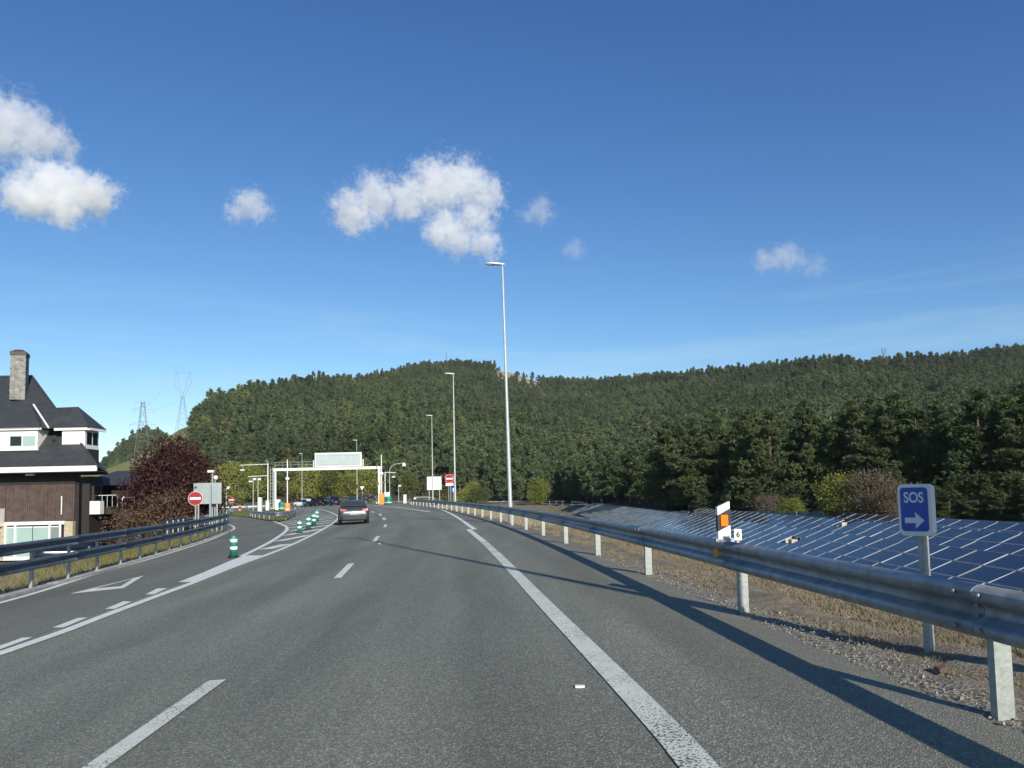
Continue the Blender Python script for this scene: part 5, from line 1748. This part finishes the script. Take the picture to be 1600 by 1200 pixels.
mixm = rg.uniform(0, 1, N) < .25 + .6 * smooth((yy - 16) / 10)
grass_mesh('bank_grass', (left_x(yy) - ff)[mixm], yy[mixm], -.04, np.full(mixm.sum(), .20), np.full(mixm.sum(), .010), 'grass', rg, 'green and yellow grass on the bank behind the double guardrail', .5, 5)
grass_mesh('bank_dry_grass', (left_x(yy) - ff)[~mixm], yy[~mixm], -.04, np.full((~mixm).sum(), .20), np.full((~mixm).sum(), .010), 'straw', rg, 'dry grass on the nearer bank behind the double guardrail', .5, 5)
N = 5000
ip = np.array([[p[0], p[1]] for p in isl_poly])
xx = rg.uniform(ip[:, 0].min(), ip[:, 0].max(), N); yy = rg.uniform(ip[:, 1].min(), 112, N)
ins = np.array([inside(Vector((a, b)), isl_poly) for a, b in zip(xx, yy)])
grass_mesh('island_grass', xx[ins], yy[ins], .04, np.full(ins.sum(), .16), np.full(ins.sum(), .03), 'grass', rg, 'mown grass on the island under the gantry', .5, 4)
# grass strip between the panels and the far guardrail
N = 9000
q = rg.uniform(22, len(sr_off) - 1.01, N)
k0 = q.astype(int); fr = q - k0
so_ = np.array([[p.x, p.y] for p in sr_off])
bx = so_[k0] * (1 - fr[:, None]) + so_[k0 + 1] * fr[:, None]
bx = bx + rg.normal(0, 1.4, (N, 2)) - np.array([1.6, 2.2])
grass_mesh('field_grass', bx[:, 0], bx[:, 1], -.03, np.full(N, .22), np.full(N, .012), 'grass', rg, 'yellow-green grass strip between the solar panels and the far guardrail', .5, 4)

# stones along the tarmac edge
def stone_mesh():
    rg = np.random.default_rng(3)
    mbs = MB()
    for k in range(1500):
        y = 3.3 + 14 * rg.uniform() ** 1.7
        f = -.12 + abs(rg.normal(0, .30))
        x = float(rail_x(y)) + f
        s = rg.uniform(.004, .012) * (1.7 if rg.uniform() < .06 else 1)
        m = Matrix.Rotation(rg.uniform(0, 6), 4, 'Z') @ Matrix.Rotation(rg.uniform(-.5, .5), 4, 'X')
        mbs.box((x, y, gz(x, y) + s * .35), (s * rg.uniform(1, 2), s * rg.uniform(.8, 1.4), s), M4=m, taper=rg.uniform(.5, .8))
    o = mbs.build('edge_gravel', 'grit')
    tag(o, 'loose grey gravel along the right edge of the tarmac', 'gravel', kind='stuff')
stone_mesh()

# ------------------------------------------------------------------ pylons and mast
def pylon(loc, h, w, label, arms, rz, th=.085, vee=False, mat='pylon_steel'):
    r = root('pylon', loc, label, 'pylon', rz=rz)
    legs = []
    top = w * .16
    for sx, sy in ((-1, -1), (1, -1), (1, 1), (-1, 1)):
        a = Vector((sx * w / 2, sy * w / 2, -1)); b = Vector((sx * top / 2, sy * top / 2, h * (1 if not vee else .62)))
        MB().tube(a, b, th, th * .8, 4).build('leg', mat, r)
        legs.append((a, b))
    n = 7
    br = MB()
    for i in range(n):
        t0, t1 = (i / n) ** .8, ((i + 1) / n) ** .8
        for k in range(4):
            (a, b), (c, d) = legs[k], legs[(k + 1) % 4]
            br.tube(a.lerp(b, t0), c.lerp(d, t1), th * .55, n=3); br.tube(c.lerp(d, t0), a.lerp(b, t1), th * .55, n=3)
    br.build('bracing', mat, r)
    if vee:
        zt = h * .62
        for s_ in (-1, 1):
            m_ = MB()
            m_.tube((0, 0, zt), (s_ * h * .10, 0, h), th, n=4); m_.tube((s_ * .9, 0, zt), (s_ * h * .13, 0, h * .84), th, n=4); m_.tube((s_ * h * .13, 0, h * .84), (s_ * h * .10, 0, h), th, n=4)
            m_.build('fork_arm', mat, r)
        MB().tube((-h * .15, 0, h), (h * .15, 0, h), th, n=4).build('cross_arm', mat, r)
    else:
        for z, L_ in arms:
            for s_ in (-1, 1):
                m_ = MB().tube((0, 0, z), (s_ * L_, 0, z + .3), th * .8, n=4)
                m_.tube((0, 0, z + h * .05), (s_ * L_, 0, z + .3), th * .6, n=4)
                m_.tube((s_ * L_, 0, z + .3), (s_ * L_, 0, z - 1.6), th * .4, n=3)
                m_.build('cross_arm', mat, r)
    return r
def on_hill(px, Y):
    return gx(px, Y)
pa = on_hill(222, 330); ha = pt(224, 627, 330).z - pa.z
pylon(pa, ha, ha * .22, 'grey lattice pylon on the grassy slope above the purple tree', ((ha * .52, 4.6), (ha * .68, 5.2), (ha * .88, 4.2), (ha * .97, 3.2)), R(15))
pb = on_hill(285, 405); hb = pt(288, 582, 405).z - pb.z
pylon(pb, hb, hb * .2, 'tall pale forked pylon on the left shoulder of the hill', (), R(10), .065, True)
pc = on_hill(1382, 690); tz = pt(1381, 544, 690).z
pylon(pc, tz - pc.z, 5.5, 'pale forked pylon poking above the trees on the right ridge', (), R(20), .2, True)
pd_ = on_hill(698, 1075); md_ = root('summit_mast', pd_, 'thin mast on top of the wooded hill', 'mast')
hm = pt(697, 547, 1075).z - pd_.z
MB().tube((0, 0, 0), (0, 0, hm), .55, .4, 6).build('mast', 'galv_dark', md_)
MB().box((0, 0, hm - 1), (2.4, .6, 1.4)).build('aerial', 'sign_grey', md_)
wires = MB()
A = [pa + Vector((s_ * 4.5, 0, ha * .88)) for s_ in (-1, 1)]
for s_, a in zip((-1, 1), A):
    b = pb + Vector((s_ * hb * .2, 0, hb * .98))
    prev = None
    for k in range(13):
        t = k / 12
        p_ = a.lerp(b, t) - Vector((0, 0, 5 * math.sin(math.pi * t)))
        if prev is not None: wires.tube(prev, p_, .035, n=3, cap=False)
        prev = p_
o = wires.build('power_cables', 'galv_post')
tag(o, 'thin power cables strung between the two pylons at left', 'cables')

# ------------------------------------------------------------------ clouds
def cloud(label, blobs, D, dens, seed, soft=.55, amp=1.0, nscale=1.0):
    cs = [(pt(px, py, D + dy * D), rp_ * 1.2 / FPX * D) for px, py, rp_, dy in blobs]
    cen = sum((c for c, r in cs), Vector()) / len(cs)
    bm = bmesh.new()
    bmesh.ops.create_icosphere(bm, subdivisions=4, radius=1.0)
    rm = sum(r for c, r in cs) / len(cs)
    for v in bm.verts:
        d = v.co.normalized()
        best = rm * .5
        for c, r in cs:
            r = r * 1.35
            oc = cen - c
            b = oc.dot(d); q = b * b - (oc.length_squared - r * r)
            if q > 0:
                best = max(best, -b + math.sqrt(q))
            # keep the hull round the near misses too
        v.co = d * best
    bmesh.ops.smooth_vert(bm, verts=bm.verts[:], factor=.5, use_axis_x=True, use_axis_y=True, use_axis_z=True)
    me = bpy.data.meshes.new('cloud'); bm.to_mesh(me); bm.free()
    m = bpy.data.materials.new('cloud_vapour'); m.use_nodes = True
    n, l = m.node_tree.nodes, m.node_tree.links
    n.clear()
    out = n.new('ShaderNodeOutputMaterial')
    vol = n.new('ShaderNodeVolumeScatter')
    vol.inputs['Color'].default_value = (.965, .97, .975, 1)
    vol.inputs['Anisotropy'].default_value = 0.0
    tc = n.new('ShaderNodeTexCoord')
    wn_ = n.new('ShaderNodeTexNoise'); wn_.inputs['Scale'].default_value = 2.2 / rm; wn_.inputs['Detail'].default_value = 4
    l.new(tc.outputs['Object'], wn_.inputs['Vector'])
    ws = n.new('ShaderNodeVectorMath'); ws.operation = 'MULTIPLY_ADD'
    ws.inputs[1].default_value = (rm * 1.5, rm * 1.5, rm * 1.0); ws.inputs[2].default_value = (-rm * .75, -rm * .75, -rm * .5)
    l.new(wn_.outputs['Color'], ws.inputs[0])
    wa = n.new('ShaderNodeVectorMath'); wa.operation = 'ADD'
    l.new(tc.outputs['Object'], wa.inputs[0]); l.new(ws.outputs['Vector'], wa.inputs[1])
    prev = None
    for c, r in cs:
        sb = n.new('ShaderNodeVectorMath'); sb.operation = 'DISTANCE'
        l.new(wa.outputs['Vector'], sb.inputs[0]); sb.inputs[1].default_value = tuple(c - cen)
        ma = n.new('ShaderNodeMath'); ma.operation = 'MULTIPLY_ADD'; ma.inputs[1].default_value = -1.0 / r; ma.inputs[2].default_value = 1.0
        l.new(sb.outputs['Value'], ma.inputs[0])
        if prev is None:
            prev = ma.outputs[0]
        else:
            mx = n.new('ShaderNodeMath'); mx.operation = 'SMOOTH_MAX'; mx.inputs[2].default_value = .28
            l.new(prev, mx.inputs[0]); l.new(ma.outputs[0], mx.inputs[1]); prev = mx.outputs[0]
    nz = n.new('ShaderNodeTexNoise'); nz.noise_dimensions = '4D'; nz.inputs['W'].default_value = seed
    nz.inputs['Scale'].default_value = nscale * 1.5 / rm; nz.inputs['Detail'].default_value = 8; nz.inputs['Roughness'].default_value = .68
    l.new(tc.outputs['Object'], nz.inputs['Vector'])
    nm = n.new('ShaderNodeMath'); nm.operation = 'MULTIPLY_ADD'; nm.inputs[1].default_value = 2.3 * amp; nm.inputs[2].default_value = -1.28 * amp
    l.new(nz.outputs['Fac'], nm.inputs[0])
    nf = n.new('ShaderNodeTexNoise'); nf.inputs['Scale'].default_value = nscale * 6.5 / rm; nf.inputs['Detail'].default_value = 6; nf.inputs['Roughness'].default_value = .6; nf.inputs['Distortion'].default_value = .6
    l.new(tc.outputs['Object'], nf.inputs['Vector'])
    nfm = n.new('ShaderNodeMath'); nfm.operation = 'MULTIPLY_ADD'; nfm.inputs[1].default_value = 1.7 * amp; nfm.inputs[2].default_value = -.92 * amp
    l.new(nf.outputs['Fac'], nfm.inputs[0])
    sm = n.new('ShaderNodeMath'); sm.operation = 'ADD'; l.new(nm.outputs[0], sm.inputs[0]); l.new(nfm.outputs[0], sm.inputs[1])
    ad = n.new('ShaderNodeMath'); ad.operation = 'ADD'
    l.new(prev, ad.inputs[0]); l.new(sm.outputs[0], ad.inputs[1])
    mr = n.new('ShaderNodeMapRange'); mr.interpolation_type = 'SMOOTHSTEP'
    mr.inputs['From Min'].default_value = 0.0; mr.inputs['From Max'].default_value = soft
    mr.inputs['To Max'].default_value = dens
    l.new(ad.outputs[0], mr.inputs['Value'])
    l.new(mr.outputs['Result'], vol.inputs['Density'])
    l.new(vol.outputs[0], out.inputs['Volume'])
    m.cycles.volume_step_rate = 1.0
    me.materials.append(m)
    o = link('cloud', me); o.location = cen
    tag(o, label, 'cloud', 'small white clouds in the blue sky')
DC = 2600.0
cloud('largest white cloud, curling above the tallest street lamp',
      [(548, 328, 38, 0), (590, 308, 42, .01), (636, 308, 40, 0), (680, 288, 46, .01), (716, 290, 48, 0), (756, 300, 34, -.01), (750, 340, 32, 0), (705, 352, 36, .01), (715, 376, 30, 0), (760, 385, 28, 0), (556, 352, 24, 0), (682, 364, 28, 0)], DC, .020, 1.0, amp=1.0)
cloud('compact rounded cloud at left with grey underside', [(42, 302, 42, 0), (80, 288, 46, 0), (112, 298, 44, .01), (150, 304, 38, 0), (95, 318, 40, 0), (60, 316, 34, -.01)], DC * .9, .026, 4.0, amp=.8)
cloud('pale ragged cloud cut by the left edge of the picture', [(-40, 190, 60, 0), (10, 190, 55, 0), (45, 205, 46, .01), (80, 218, 36, 0), (108, 234, 24, 0), (20, 225, 42, 0)], DC, .012, 7.0, amp=.95)
cloud('small lone cloud between the left clouds and the largest cloud', [(388, 320, 30, 0), (372, 334, 22, 0), (405, 326, 24, 0)], DC, .016, 9.0, amp=.95)
cloud('thin wispy cloud just right of the largest cloud', [(845, 330, 26, 0), (825, 338, 18, 0)], DC, .008, 12.0, amp=.95)
cloud('tiny wisp of cloud right of the tallest street lamp', [(898, 390, 20, 0), (884, 392, 12, 0)], DC, .006, 14.0, amp=.9)
cloud('flat small cloud over the right-hand woods', [(1196, 408, 22, 0), (1222, 402, 26, 0), (1244, 404, 20, 0)], DC, .009, 15.0, amp=.85)
cloud('faint wisp of cloud beside the flat cloud at right', [(1276, 416, 22, 0), (1262, 424, 14, 0)], DC, .004, 17.0, amp=.85)

# ------------------------------------------------------------------ thin mountain air
hb_ = MB().box((200, 1500, 120), (5800, 4200, 290))
m = bpy.data.materials.new('thin_air'); m.use_nodes = True
n = m.node_tree.nodes; n.clear()
out = n.new('ShaderNodeOutputMaterial'); pv = n.new('ShaderNodeVolumePrincipled')
pv.inputs['Color'].default_value = (.80, .88, 1.0, 1)
pv.inputs['Density'].default_value = 0.00006
m.node_tree.links.new(pv.outputs[0], out.inputs['Volume'])
M['thin_air'] = m
tag(hb_.build('haze', 'thin_air'), 'thin bluish haze over the far hills', 'haze', kind='stuff')
